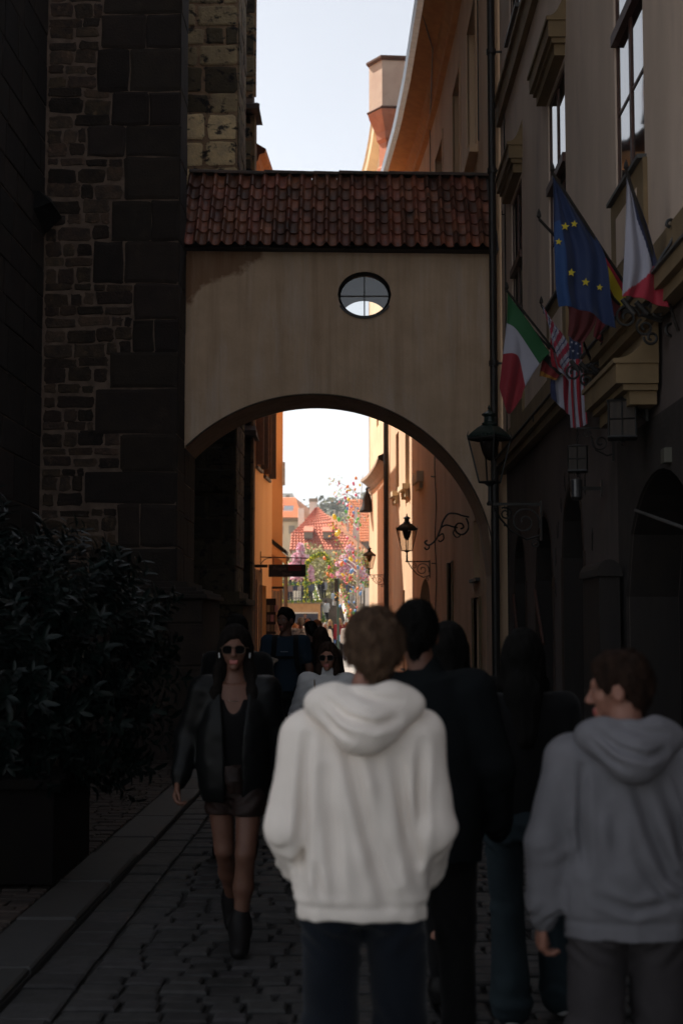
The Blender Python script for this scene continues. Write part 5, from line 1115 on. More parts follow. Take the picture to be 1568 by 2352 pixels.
# ================================================================== PEOPLE: smooth distance-field figures
class SDF:
    def __init__(s, lo, hi, h, big=.12):
        s.h = h; s.lo = np.array(lo, float); s.n = np.maximum(4, np.ceil((np.array(hi)-s.lo)/h).astype(int)+1)
        s.f = np.full(s.n, big, np.float32)
    def sub(s, lo, hi):
        a = np.clip(np.floor((np.array(lo)-s.lo)/s.h).astype(int), 0, s.n-1); b = np.clip(np.ceil((np.array(hi)-s.lo)/s.h).astype(int)+1, 1, s.n)
        sl = tuple(slice(x, y) for x, y in zip(a, b)); ax = [(s.lo[i]+np.arange(a[i], b[i])*s.h).astype(np.float32) for i in range(3)]
        return sl, ax[0][:,None,None], ax[1][None,:,None], ax[2][None,None,:]
    def comb(s, sl, d, k, op):
        f = s.f[sl]
        if f.size == 0: return
        if op == 'add':
            h = np.maximum(k-np.abs(f-d), 0)/k; s.f[sl] = np.minimum(f, d)-h*h*k*.25
        else:
            d = -d; h = np.maximum(k-np.abs(f-d), 0)/k; s.f[sl] = np.maximum(f, d)+h*h*k*.25
    def cone(s, a, b, ra, rb, k=.02, op='add', flat=None):
        """round cone; flat=(axis vector, scale): squashed along that axis"""
        a = np.array(a, float); b = np.array(b, float); m = max(ra, rb)+.06+k
        sl, X, Y, Z = s.sub(np.minimum(a, b)-m, np.maximum(a, b)+m)
        d = b-a; L = max(1e-6, d@d); t = np.clip(((X-a[0])*d[0]+(Y-a[1])*d[1]+(Z-a[2])*d[2])/L, 0, 1)
        qx, qy, qz = X-a[0]-t*d[0], Y-a[1]-t*d[1], Z-a[2]-t*d[2]
        if flat:
            n = np.array(flat[0], float); n /= np.linalg.norm(n); dn = qx*n[0]+qy*n[1]+qz*n[2]; g = 1/flat[1]-1
            qx, qy, qz = qx+dn*n[0]*g, qy+dn*n[1]*g, qz+dn*n[2]*g
            dd = (np.sqrt(qx*qx+qy*qy+qz*qz)-(ra+(rb-ra)*t))*(flat[1]**.5)
        else: dd = np.sqrt(qx*qx+qy*qy+qz*qz)-(ra+(rb-ra)*t)
        s.comb(sl, dd.astype(np.float32), k, op)
    def ell(s, c, r, k=.02, op='add', Rm=None):
        c = np.array(c, float); r = np.array(r, float); m = r.max()+.06+k
        sl, X, Y, Z = s.sub(c-m, c+m); X, Y, Z = X-c[0], Y-c[1], Z-c[2]
        if Rm is not None: X, Y, Z = (Rm[0][0]*X+Rm[1][0]*Y+Rm[2][0]*Z, Rm[0][1]*X+Rm[1][1]*Y+Rm[2][1]*Z, Rm[0][2]*X+Rm[1][2]*Y+Rm[2][2]*Z)
        k0 = np.sqrt((X/r[0])**2+(Y/r[1])**2+(Z/r[2])**2); k1 = np.sqrt((X/r[0]**2)**2+(Y/r[1]**2)**2+(Z/r[2]**2)**2)+1e-9
        s.comb(sl, (k0*(k0-1)/k1).astype(np.float32), k, op)
    def loft(s, prof, k=.03, op='add', ex=2.3):
        """prof rows (z, rx, ry, cx, cy): stacked super-ellipses"""
        P = np.array(prof, float); m = .1; zl, zh = P[0,0], P[-1,0]
        rx, ry = P[:,1].max(), P[:,2].max()
        sl, X, Y, Z = s.sub([P[:,3].min()-rx-m, P[:,4].min()-ry-m, zl-m], [P[:,3].max()+rx+m, P[:,4].max()+ry+m, zh+m])
        z = Z.ravel(); I = lambda j: np.interp(z, P[:,0], P[:,j])[None,None,:]
        if len(P) > 3:
            zz = np.linspace(zl, zh, 60); sm = []
            for j_ in range(1, 5):
                v = np.interp(zz, P[:,0], P[:,j_]); vv = np.pad(v, 4, 'edge'); sm.append(np.convolve(vv, np.ones(9)/9, 'valid'))
            I = lambda j: np.interp(z, zz, sm[j-1])[None,None,:]
        a, b = I(1), I(2); q = (np.abs((X-I(3))/a)**ex+(np.abs((Y-I(4))/b)**ex))**(1/ex)
        d = (q-1)*np.minimum(a, b)*.95+0*Z; d = np.maximum(d, np.maximum(zl-Z, Z-zh))
        s.comb(sl, d.astype(np.float32), k, op)
    def disp(s, fn):
        ax = [(s.lo[i]+np.arange(s.n[i])*s.h).astype(np.float32) for i in range(3)]
        m = np.abs(s.f) < .06
        I = np.nonzero(m); s.f[I] += fn(ax[0][I[0]], ax[1][I[1]], ax[2][I[2]]).astype(np.float32)
    def cut(s, fn):
        ax = [(s.lo[i]+np.arange(s.n[i])*s.h).astype(np.float32) for i in range(3)]
        s.f = np.maximum(s.f, fn(ax[0][:,None,None], ax[1][None,:,None], ax[2][None,None,:])).astype(np.float32)
    def mesh(s):
        f = s.f; f = np.pad(f, 1, constant_values=.1); lo = s.lo-s.h; sg = f < 0
        c = np.zeros(np.array(f.shape)-1, np.int8)
        off = [(i,j,k) for i in (0,1) for j in (0,1) for k in (0,1)]
        sl = lambda o: tuple(slice(a, f.shape[n]-1+a) for n, a in enumerate(o))
        for o in off: c += sg[sl(o)]
        mx = (c > 0) & (c < 8); I = np.nonzero(mx); n = len(I[0]); idx = np.full(mx.shape, -1, np.int64); idx[I] = np.arange(n)
        pos = np.zeros((n, 3)); cnt = np.zeros(n)
        val = {o: f[I[0]+o[0], I[1]+o[1], I[2]+o[2]] for o in off}
        for o in off:
            for a in range(3):
                if o[a]: continue
                o2 = tuple(1 if q == a else o[q] for q in range(3)); v0, v1 = val[o], val[o2]; cr_ = (v0 < 0) != (v1 < 0)
                t = v0[cr_]/(v0[cr_]-v1[cr_]); p = np.tile(np.array(o, float), (cr_.sum(), 1)); p[:,a] += t; pos[cr_] += p; cnt[cr_] += 1
        pos /= cnt[:,None]; V = lo+(pos+np.stack(I, 1))*s.h
        F = []
        for a in range(3):
            b, c2 = (a+1) % 3, (a+2) % 3
            s0 = [slice(1, -1)]*3; s0[a] = slice(0, -1); s1 = list(s0); s1[a] = slice(1, None)
            g0, g1 = sg[tuple(s0)], sg[tuple(s1)]; E = np.nonzero(g0 != g1); st = g0[E]
            E = [E[q]+(0 if q == a else 1) for q in range(3)]
            def cell(db, dc): q = list(E); q[b] = q[b]-db; q[c2] = q[c2]-dc; return idx[q[0], q[1], q[2]]
            Q = np.stack([cell(1,1), cell(0,1), cell(0,0), cell(1,0)], 1); Q[~st] = Q[~st][:, ::-1]; F.append(Q)
        F = np.concatenate(F); F = F[(F >= 0).all(1)]
        return V, F
_rng = np.random.default_rng(5); _LAT = _rng.random((24,24,24))*2-1
def vnoise(x, y, z, s=1.0):
    x, y, z = x*s, y*s, z*s; xi, yi, zi = np.floor(x).astype(int), np.floor(y).astype(int), np.floor(z).astype(int)
    fx, fy, fz = x-xi, y-yi, z-zi; u = lambda t: t*t*(3-2*t); fx, fy, fz = u(fx), u(fy), u(fz); r = 0
    for i in (0,1):
        for j_ in (0,1):
            for k in (0,1): r = r+_LAT[(xi+i)%24, (yi+j_)%24, (zi+k)%24]*(fx if i else 1-fx)*(fy if j_ else 1-fy)*(fz if k else 1-fz)
    return r
def mkobj(name, VFs, mats, parent, mfn=None, smooth=True):
    V = []; F = []; b = 0
    for v, f in VFs:
        V.append(v); F.append(f+b); b += len(v)
    V = np.concatenate(V); F = np.concatenate(F)
    me = bpy.data.meshes.new(name); me.vertices.add(len(V)); me.vertices.foreach_set('co', V.astype(np.float32).ravel())
    me.loops.add(F.size); me.loops.foreach_set('vertex_index', F.astype(np.int32).ravel()); me.polygons.add(len(F))
    me.polygons.foreach_set('loop_start', np.arange(0, F.size, 4, dtype=np.int32)); me.polygons.foreach_set('loop_total', np.full(len(F), 4, np.int32))
    for m in (mats if isinstance(mats, (list, tuple)) else [mats]): me.materials.append(m)
    if mfn: C_ = V[F].mean(1); me.polygons.foreach_set('material_index', mfn(C_[:,0], C_[:,1], C_[:,2]).astype(np.int32))
    me.polygons.foreach_set('use_smooth', np.ones(len(F), bool)); me.update(calc_edges=True); me.validate()
    o = bpy.data.objects.new(name, me); COL.objects.link(o); o.parent = parent; return o

def skinmat(name, c, rough=.55): 
    m = mat(name, c, (c[0]*.82, c[1]*.76, c[2]*.74), rough, 18, bump=.12, bs_=220, bd=.001, spec=.35); b = m.node_tree.nodes['Principled BSDF']
    b.inputs['Subsurface Weight'].default_value = .12; b.inputs['Subsurface Radius'].default_value = (.012,.005,.003); b.inputs['Subsurface Scale'].default_value = .6; return m
M['skin'] = skinmat('skin', (.28,.13,.085)); M['skin2'] = skinmat('skin_tanned', (.135,.064,.042)); M['skin3'] = skinmat('skin_fair', (.27,.13,.092))
M['lip'] = mat('lips', (.32,.075,.065), None, .4); M['eyewhite'] = mat('eye_white', (.22,.21,.20), None, .2); M['iris'] = mat('eye_dark', (.02,.015,.01), None, .1)
def cloth(name, c, c2=None, rough=.9, bump=.35, fine=700, sheen=0): return mat(name, c, c2 or tuple(x*.86 for x in c), rough, 5, bump=bump, bs_=fine, bd=.0008, sheen=sheen, spec=.25 if max(c) > .03 else .08)
def hairmat(name, c):
    return mat(name, c, tuple(x*.45 for x in c), .8, 55, stretch=(1,1,.12), bump=.9, bs_=130, bd=.003, spec=.10)
M['h_dark'] = hairmat('dark_hair', (.007,.005,.004)); M['h_black'] = hairmat('black_hair', (.004,.0035,.003)); M['h_sand'] = hairmat('sandy_hair', (.095,.058,.037)); M['h_brown'] = hairmat('brown_hair', (.028,.015,.010)); M['h_blond'] = hairmat('blond_hair', (.5,.33,.16)); M['h_red'] = hairmat('red_hair', (.45,.14,.05)); M['h_grey'] = hairmat('grey_hair', (.35,.33,.31))

DEF = dict(neck=(0,-.02,1.455), chest=(0,0,1.28), waist=(0,.01,1.08), pelvis=(0,0,.93),
           sR=(.185,-.015,1.405), eR=(.25,-.03,1.12), wR=(.27,.06,.87), hR=(.095,0,.90), kR=(.10,.02,.49), aR=(.10,-.03,.085), tR=(.115,.13,.028))
def person(label, X, Y, rot, H, hair=None, hairstyle='short', skin='skin', top=None, legs=None, shoes=None, pose=None, head=(0, 0), headoff=(0,0), res=.01, face=True, lens=None, z0=0., extra=None, hand=True, hands_curl=.6, group=None, slim=1.0, cat='person', frame=None):
    t = thing('person', label, cat, (X, Y, z0), rot, group); S = H/1.75; t.scale = (S, S, S)
    J = {k: np.array(v, float) for k, v in DEF.items()}
    for k in list(J):
        if k.endswith('R'): J[k[:-1]+'L'] = J[k]*np.array([-1,1,1])
    for k, v in (pose or {}).items(): J[k] = np.array(v, float)
    for k in J:
        if slim != 1 and k[0] in 'she' and k[-1] in 'RL' and k not in (pose or {}): J[k] = J[k]*np.array([slim,1,1])
    hy, hp = head; hc = np.array([headoff[0], headoff[1]+.012, 1.632]); cy, sy, cp, sp = math.cos(hy), math.sin(hy), math.cos(hp), math.sin(hp)
    Rh = np.array([[cy,-sy,0],[sy,cy,0],[0,0,1]]) @ np.array([[1,0,0],[0,cp,-sp],[0,sp,cp]])
    hp_ = lambda x, y, z: hc+Rh @ np.array([x, y, z])
    # ---- head, neck and upper chest on a fine grid
    hr = max(.0045, res*.5) if face else res
    g = SDF([hc[0]-.2, hc[1]-.2, 1.22 if face else 1.30], [hc[0]+.2, hc[1]+.2, 1.80], hr)
    g.cone(J['neck']+[0,0,-.2], J['neck']+[0,.01,-.02], .10, .07, .04, flat=((0,1,0), .7))
    g.cone(J['neck']+[-.15,0,-.06], J['neck']+[.15,0,-.06], .045, .045, .04)
    g.cone(J['neck'], hp_(0,-.02,-.045), .057, .052, .03)
    g.ell(hp_(0,-.014,.028), (.074,.094,.090), .02, Rm=Rh)
    g.cone(hp_(0,.028,-.01), hp_(0,.052,-.082), .060, .032, .03)
    if face:
        for sx in (-1, 1):
            g.cone(hp_(sx*.034,.052,-.028), hp_(sx*.028,.045,-.06), .026, .02, .02)
            g.cone(hp_(sx*.012,.083,.022), hp_(sx*.045,.068,.018), .009, .008, .015)
            g.ell(hp_(sx*.031,.095,.001), (.017,.016,.011), .014, 'sub', Rh)
            g.ell(hp_(sx*.031,.070,.0), (.0125,.0125,.0115), .003, Rm=Rh)
            g.ell(hp_(sx*.077,-.008,-.012), (.010,.020,.031), .012, Rm=Rh); g.ell(hp_(sx*.088,-.003,-.010), (.006,.010,.018), .006, 'sub', Rh)
            g.ell(hp_(sx*.0105,.094,-.040), (.008,.010,.007), .008, Rm=Rh)
        g.cone(hp_(0,.082,.012), hp_(0,.106,-.034), .0085, .0115, .014)
        g.cone(hp_(-.018,.083,-.066), hp_(.018,.083,-.066), .0065, .0065, .008); g.cone(hp_(-.015,.083,-.077), hp_(.015,.083,-.077), .0075, .0075, .007)
        g.ell(hp_(0,.070,-.103), (.020,.017,.014), .02, Rm=Rh)
    else:
        g.cone(hp_(0,.075,.005), hp_(0,.098,-.034), .009, .012, .014)
        for sx in (-1, 1): g.ell(hp_(sx*.074,-.008,-.012), (.012,.020,.03), .01, Rm=Rh)
    parts = [g.mesh()]
    # ---- torso and legs
    lo = np.min([J[k] for k in J], 0)-.15; hi = np.max([J[k] for k in J], 0)+.15
    b = SDF([lo[0], lo[1], -.01], [hi[0], hi[1], 1.50], max(res, .011))
    b.loft([(.84,.145,.10,0,0),(.95,.155,.105,0,0),(1.08,.125,.09,0,.01),(1.25,.15,.10,0,0),(1.38,.15,.09,0,-.01),(1.44,.09,.07,0,-.015)], .04)
    for s_ in 'RL':
        b.cone(J['h'+s_]+[0,0,.02], J['k'+s_], .083, .055, .03); b.cone(J['k'+s_], J['a'+s_]*.45+J['k'+s_]*.55+[0,-.012,0], .053, .053, .02); b.cone(J['a'+s_]*.45+J['k'+s_]*.55+[0,-.012,0], J['a'+s_], .051, .034, .03)
        b.cone(J['a'+s_], J['t'+s_], .036, .028, .03, flat=((0,0,1), .8))
        b.cone(J['s'+s_], J['e'+s_], .048, .038, .03); b.cone(J['e'+s_], J['w'+s_], .040, .026, .03)
        b.cone(J['neck']-[0,0,.03], J['s'+s_], .045, .045, .03)
    parts.append(b.mesh())
    # ---- hands
    if hand:
        for s_, sx in (('R', 1), ('L', -1)):
            w_ = J['w'+s_]; d = w_-J['e'+s_]; d = d/np.linalg.norm(d); n = np.array([-sx*1.0, .15, 0]); n = n-d*(n@d); n /= np.linalg.norm(n); a_ = np.cross(d, n)
            if a_[1] < 0: a_ = -a_      # towards the front: the thumb side
            m_ = .22; g2 = SDF(w_-m_*np.array([.6,.6,.6]), w_+d*.1+m_*.6, .004 if res < .012 else .008)
            g2.cone(w_-d*.05, w_+d*.01, .027, .024, .01)
            pc = w_+d*.055; g2.cone(w_+d*.02, pc+d*.02, .030, .036, .015, flat=(n, .45))
            for q, (o_, L_) in enumerate(((.029,.070),(.010,.080),(-.010,.074),(-.028,.058))):
                p0 = w_+d*.085+a_*o_; cu = hands_curl*(1+.12*q); d1 = d*math.cos(cu*.6)+n*math.sin(cu*.6)+a_*o_*.8; d1 /= np.linalg.norm(d1)
                p1 = p0+d1*L_*.45; d2 = d*math.cos(cu*1.5)+n*math.sin(cu*1.5); p2 = p1+d2*L_*.33; d3 = d*math.cos(cu*2.2)+n*math.sin(cu*2.2); p3 = p2+d3*L_*.26
                g2.cone(w_+d*.05+a_*o_*.8, p0, .010, .0098, .012); g2.cone(p0, p1, .0098, .0088, .004); g2.cone(p1, p2, .0088, .0080, .004); g2.cone(p2, p3, .0080, .0066, .003)
            t0 = w_+d*.02+a_*.026; t1 = w_+d*.055+a_*.046+n*.012; t2 = t1+d*.03+n*.016-a_*.004; g2.cone(t0, t1, .014, .0115, .012); g2.cone(t1, t2, .011, .0088, .004); g2.cone(t2, t2+d*.022+n*.008, .0088, .0075, .003)
            parts.append(g2.mesh())
    def mf(x, y, z):
        r = np.zeros(len(x)); P_l = np.stack([x, y, z], 1)-hc; L_ = P_l @ Rh
        r[(np.abs(L_[:,0]) < .024) & (L_[:,1] > .078) & (L_[:,2] < -.0605) & (L_[:,2] > -.083)] = 1
        for sx in (-1, 1):
            dd = (L_[:,0]-sx*.031)**2+(L_[:,2]-.0)**2; r[(dd < .0095**2) & (L_[:,1] > .066)] = 2; r[(dd < .0045**2) & (L_[:,1] > .066)] = 3
        return r
    body = mkobj('body', parts, [M[skin], M['lip'], M['eyewhite'], M['iris']], t, mf if face else None)
    # ---- hair
    if hair:
        h = SDF([hc[0]-.22, hc[1]-.24, hc[2]-.5], [hc[0]+.22, hc[1]+.2, hc[2]+.17], hr*1.1 if face else res)
        st = hairstyle; th = {'buzz': .004, 'short': .012, 'mop': .020, 'crop': .010}.get(st, .018)
        h.ell(hp_(0,-.016,.032), (.074+th,.094+th,.090+th), .01, Rm=Rh)
        if st in ('short', 'mop', 'crop'): h.ell(hp_(0,.02,.075), (.06,.06,.045+th*.6), .03, Rm=Rh)
        if st in ('short', 'mop', 'crop', 'buzz'): h.cone(hp_(0,-.055,-.02), hp_(0,-.048,-.075), .052, .036, .03)
        # face opening, ears
        h.ell(hp_(0,.115,-.022), (.070,.075,.092), .02, 'sub', Rh)
        h.ell(hp_(0,.08,-.11), (.11,.09,.09), .02, 'sub', Rh)
        if st in ('short', 'mop', 'crop', 'buzz'):
            for sx in (-1, 1): h.ell(hp_(sx*.085,.0,-.03), (.035,.028,.042), .012, 'sub', Rh); h.ell(hp_(sx*.08,.03,-.07), (.04,.06,.05), .015, 'sub', Rh)
        if st == 'long' or st == 'bob' or st == 'back':
            ln = -.36 if st != 'bob' else -.14
            for sx in (-1, 1):
                h.cone(hp_(sx*.062,-.02,.0), hp_(sx*.082,.0,-.12), .034, .030, .03); 
                if st != 'bob': h.cone(hp_(sx*.082,.0,-.12), np.array([hc[0]+sx*.105, hc[1]+.045, hc[2]-.24]), .031, .032, .03, flat=((0,1,0), .8)); h.cone(np.array([hc[0]+sx*.105, hc[1]+.045, hc[2]-.24]), np.array([hc[0]+sx*.10, hc[1]+.075, hc[2]+ln]), .032, .014, .03)
                else: h.cone(hp_(sx*.08,.0,-.10), hp_(sx*.065,.02,-.15), .03, .018, .02)
            h.cone(hp_(0,-.05,.0), np.array([hc[0], hc[1]-.085, hc[2]-.16]), .082, .075, .04, flat=((0,1,0), .7)); 
            if st != 'bob': h.cone(np.array([hc[0], hc[1]-.085, hc[2]-.16]), np.array([hc[0], hc[1]-.13, hc[2]+ln]), .08, .045, .04, flat=((0,1,0), .6))
        amp = {'mop': .008, 'short': .007, 'crop': .006, 'buzz': .002}.get(st, .006)
        sc_ = 1 if st in ('mop','short','crop','buzz') else .35
        h.disp(lambda x, y, z: amp*(vnoise(x+y*.3, y, z*sc_, 34)+.5*vnoise(x, y, z*sc_, 75)))
        HV, HF = h.mesh(); hm_ = mkobj('hair', [(HV, HF)], M[hair], t)
        if face and res < .01 and st in ('mop', 'short', 'crop'):
            rg = np.random.default_rng(3); me_ = hm_.data; nn = np.zeros(len(HV)*3, np.float32); me_.vertex_normals.foreach_get('vector', nn); nn = nn.reshape(-1, 3); sb = MB()
            cc = hp_(0,-.016,.03)
            for i in rg.choice(len(HV), 2600):
                p, n = HV[i], nn[i]; n = n if n @ (p-cc) > 0 else -n; whorl = np.cross(n, [0,0,1.])*.5 if p[2] > hc[2]+.05 else np.zeros(3)
                fl = np.array([0,-.15,-.9])+whorl+rg.normal(0, .35, 3); fl -= n*(fl @ n); fl /= np.linalg.norm(fl)+1e-6; L_ = rg.uniform(.014, .032)*(1 if st == 'mop' else .7); sd = np.cross(n, fl)*.0011
                a0, a1, a2 = p-n*.002, p+fl*L_*.5+n*L_*.28, p+fl*L_+n*L_*.22; b0 = len(sb.v); sb.v += [tuple(q) for q in (a0-sd, a0+sd, a1+sd*.8, a1-sd*.8, a2)]; sb.face((b0, b0+1, b0+2, b0+3)); sb.face((b0+3, b0+2, b0+4))
            sb.build('strands', M[hair], hm_, smooth=True)
    if extra: extra(t, J, hp_, Rh, hc)
    if legs: legs(t, J, res)
    if top: top(t, J, res, hc)
    if shoes: shoes(t, J, res)
    return t
def mk_top(m, prof, sl=(.085,.066,.046), name='top', sleeve=1.0, fold=.006, hood=None, k=.05, folds=None, res_=None, vneck=None, cuff=True, neckr=None, open_front=False):
    def f(t, J, res, hc):
        r = res_ or max(.007, res*.8) if res < .013 else res; pad = .14
        ks = ['sR','eR','wR','sL','eL','wL']; P = np.array([J[q] for q in ks]); lo = P.min(0)-pad; hi = P.max(0)+pad
        lo[2] = min(lo[2], prof[0][0]-.05); hi[2] = 1.62; lo[0] = min(lo[0], -.36); hi[0] = max(hi[0], .36); lo[1] = min(lo[1], -.26); hi[1] = max(hi[1], .24)
        g = SDF(lo, hi, r); g.loft(prof, .03)
        for s_ in 'RL':
            s0 = J['s'+s_]; e0 = J['e'+s_]; w0 = J['w'+s_]
            g.cone(J['neck']+[0,0,-.035], s0+[0,0,.012], sl[0]*.78, sl[0]*.72, .05)
            if sleeve >= 1:
                g.cone(s0, e0, sl[0], sl[1], k); g.cone(e0, e0+(w0-e0)*.8, sl[1], sl[2]*1.15, .03); g.cone(e0+(w0-e0)*.74, e0+(w0-e0)*.93, sl[2]*1.12, sl[2], .02)
                if cuff: g.cone(e0+(w0-e0)*.93, e0+(w0-e0)*1.03, sl[2]*.82, sl[2]*.8, .008)
            else: g.cone(s0, s0+(e0-s0)*sleeve, sl[0], sl[1], k)
        if neckr: g.cone(J['neck']+[0,.0,-.03], J['neck']+[0,.012,.035], neckr+.012, neckr, .02)
        if vneck: g.ell((0,.13,vneck), (.062,.11,.14), .015, 'sub')
        fo = folds or (lambda x, y, z: 0)
        g.disp(lambda x, y, z: fold*.8*vnoise(x*1.5, y*1.5, z*.45, 9)+fold*.5*vnoise(x, y, z*.6, 21)+fo(x, y, z))
        for s_ in 'RL':      # bunching near elbow and cuff
            e0, w0 = J['e'+s_], J['w'+s_]; d = (w0-e0); L = np.linalg.norm(d); d = d/L; sx = 1 if s_ == 'R' else -1
            if sleeve >= 1:
                def fb(x, y, z, e0=e0, d=d, L=L, sx=sx):
                    u = (x-e0[0])*d[0]+(y-e0[1])*d[1]+(z-e0[2])*d[2]; rr = np.sqrt(np.maximum(0, (x-e0[0])**2+(y-e0[1])**2+(z-e0[2])**2-u*u))
                    mask = (rr < .12)*np.exp(-((u-L*.70)/(L*.28))**2)*(x*sx > .15)*(.5+vnoise(x+3, y, z, 7)); mask2 = (rr < .13)*np.exp(-((u)/(L*.25))**2)*(x*sx > .17)*(.5+vnoise(x, y+5, z, 6))
                    return fold*.9*mask*np.sin(u*100+9*vnoise(x, y, z, 9))+fold*.6*mask2*np.sin(u*75+x*60+7*vnoise(x, y, z, 7))
                g.disp(fb)
        o = mkobj(name, [g.mesh()], m, t)
        if hood:
            nk = J['neck']; g = SDF([-.26,-.30,1.18], [.26,.20,1.66], .006 if res < .012 else .012)
            # collar roll round the neck, lower and wider at the front
            pts = [np.array([math.sin(a)*.115, nk[1]+.02-math.cos(a)*.095, 1.505-.075*(1-math.cos(a))*.5+.0*a]) for a in np.linspace(-math.pi*.94, math.pi*.94, 15)]
            for p, q in zip(pts, pts[1:]): g.cone(p, q, .034, .034, .02)
            # hanging pouch: a broad soft triangle standing off the back, hollow behind the neck
            g.cone((-.125,-.06,1.485), (.125,-.06,1.485), .042, .042, .04, flat=((0,1,0), .9))
            for sx in (-1, 1): g.cone((sx*.125,-.075,1.475), (sx*.02,-.165,1.395), .040, .044, .05); g.cone((sx*.07,-.09,1.49), (0,-.15,1.43), .05, .05, .05)
            g.cone((-.03,-.165,1.395), (.03,-.165,1.395), .042, .042, .04)
            g.ell((0,-.03,1.575), (.088,.085,.085), .03, 'sub')
            g.cone((.09,-.08,1.50), (.155,-.07,1.478), .034, .020, .03); g.cone((.155,-.07,1.478), (.07,-.15,1.40), .020, .03, .03)
            hc_ = creases([([(-.115,1.50),(-.05,1.45),(.035,1.425),(.10,1.44)],.013,.013),([(-.13,1.475),(-.08,1.42),(-.03,1.385)],.009,.010),([(-.06,1.53),(.03,1.50),(.11,1.495)],.007,.012)])
            g.disp(lambda x, y, z: hc_(x, y+.03, z)+.003*vnoise(x, y, z, 16))
            ho_ = mkobj('hood', [g.mesh()], hood if not isinstance(hood, bool) else m, o)
    return f
def mk_trousers(m, r=(.105,.078,.062), zt=.98, name='trousers', end=1.0, waist=(.17,.115), fold=.005, flare=0, skirt=False):
    def f(t, J, res):
        rr = max(.009, res) if res < .013 else res; P = np.array([J[q] for q in ('hR','kR','aR','hL','kL','aL')]); lo = P.min(0)-.18; hi = P.max(0)+.18; lo[2] = 0.0; hi[2] = zt+.06
        g = SDF(lo, hi, rr); g.loft([(.82,waist[0]*.98,waist[1],0,-.005),(.9,waist[0]*1.03,waist[1]*1.05,0,-.01),(zt,waist[0],waist[1]*.95,0,0)], .04)
        for s_ in 'RL':
            h_, k_, a_ = J['h'+s_], J['k'+s_], J['a'+s_]
            if end >= 1: g.cone(h_, k_, r[0], r[1], .035); g.cone(k_, a_+[0,0,.02], r[1], r[2]+flare, .03)
            else: g.cone(h_, h_+(k_-h_)*end, r[0], r[1], .035)
        g.disp(lambda x, y, z: fold*vnoise(x, y, z*.6, 14)+fold*np.sin(z*70+6*vnoise(x, y, z, 8))*np.exp(-((z-.13)/.09)**2)+fold*.8*np.sin(z*60+x*40+4*vnoise(x,y,z,7))*np.exp(-((z-.5)/.09)**2)+fold*.9*np.sin((z-np.abs(x)*.8)*80+3*vnoise(x,y,z,7))*np.exp(-((z-.8)/.06)**2))
        if end < 1: zc = min((J['h'+s_]+(J['k'+s_]-J['h'+s_])*(end+.05))[2] for s_ in 'RL'); g.cut(lambda x, y, z: zc-z+0*x+0*y)
        mkobj(name, [g.mesh()], m, t)
    return f
def mk_shoes(m, boot=0, sole=None):
    def f(t, J, res):
        for s_ in 'RL':
            a_, t_ = J['a'+s_], J['t'+s_]; lo = np.minimum(a_, t_)-.12; hi = np.maximum(a_, t_)+.12; hi[2] += boot
            g = SDF(lo, hi, .007 if res < .013 else res); g.cone(a_+[0,-.02,-.01], t_, .052, .043, .03, flat=((0,0,1), .9)); g.cone(a_+[0,0,-.01], a_+[0,0,.02+boot], .050, .050, .05); g.cone(a_+[0,.01,.01+boot*.3], t_+[0,-.05,.01], .046, .036, .05)
            g.cone(a_+[0,-.035,-.045], a_+[0,-.03,-.02], .03, .036, .02)
            o = mkobj('shoe', [g.mesh()], m, t)
    return f

HP = [(.80,.20,.125,0,0),(.84,.215,.135,0,0),(.95,.225,.145,0,0),(1.12,.225,.15,0,.0),(1.28,.22,.145,0,-.01),(1.38,.185,.12,0,-.015),(1.45,.10,.085,0,-.02)]
white_h = cloth('cream_fleece', (.83,.76,.69), (.77,.70,.635), fine=900, bump=.2); jeans_d = cloth('dark_denim', (.009,.012,.018), (.006,.008,.012), sheen=.1); black_c = cloth('black_cloth', (.005,.005,.0055), sheen=.08); shoe_w = cloth('white_leather', (.55,.55,.55), rough=.5, bump=.1, sheen=0); shoe_b = cloth('black_leather', (.012,.011,.011), rough=.4, bump=.1, sheen=0)
def creases(lines):
    def f(x, y, z):
        back = 1/(1+np.exp((y+.01)*70)); r = 0
        for pts, dep, w in lines:
            best = np.full(x.shape, 9.); tb = np.zeros(x.shape)
            L_ = len(pts)-1
            for i in range(L_):
                (x0, z0), (x1, z1) = pts[i], pts[i+1]; dx, dz = x1-x0, z1-z0; t = np.clip(((x-x0)*dx+(z-z0)*dz)/(dx*dx+dz*dz), 0, 1); d = np.hypot(x-x0-t*dx, z-z0-t*dz)
                m_ = d < best; best = np.where(m_, d, best); tb = np.where(m_, (i+t)/L_, tb)
            s_ = best/w; r = r+dep*np.sin(np.pi*np.clip(tb*.9+.05, 0, 1))**.7*(np.exp(-s_**2)-.55*np.exp(-((s_-1.9)/.9)**2))
        return r*back
    return f
_cw = creases([([(-.045,1.36),(.0,1.18),(.07,.90)],.020,.020),([(.10,1.33),(.13,1.13),(.165,.93)],.014,.018),([(-.165,1.38),(-.175,1.2),(-.185,.92)],.014,.016),([(.18,1.37),(.17,1.22),(.17,1.02)],.013,.015),([(-.11,1.28),(-.09,1.1),(-.075,.93)],.011,.018),([(.03,1.22),(.06,1.08),(.10,.97)],.009,.014),([(-.14,1.0),(-.12,.92)],.008,.014)])
def fold_white(x, y, z):
    return _cw(x, y, z) + .004*np.exp(-((z-.885)/.012)**2)
arms_pocket = dict(sR=(.170,-.015,1.375), sL=(-.170,-.015,1.38), eR=(.212,-.05,1.11), wR=(.195,.12,.935), eL=(-.226,-.05,1.11), wL=(-.195,.12,.965))
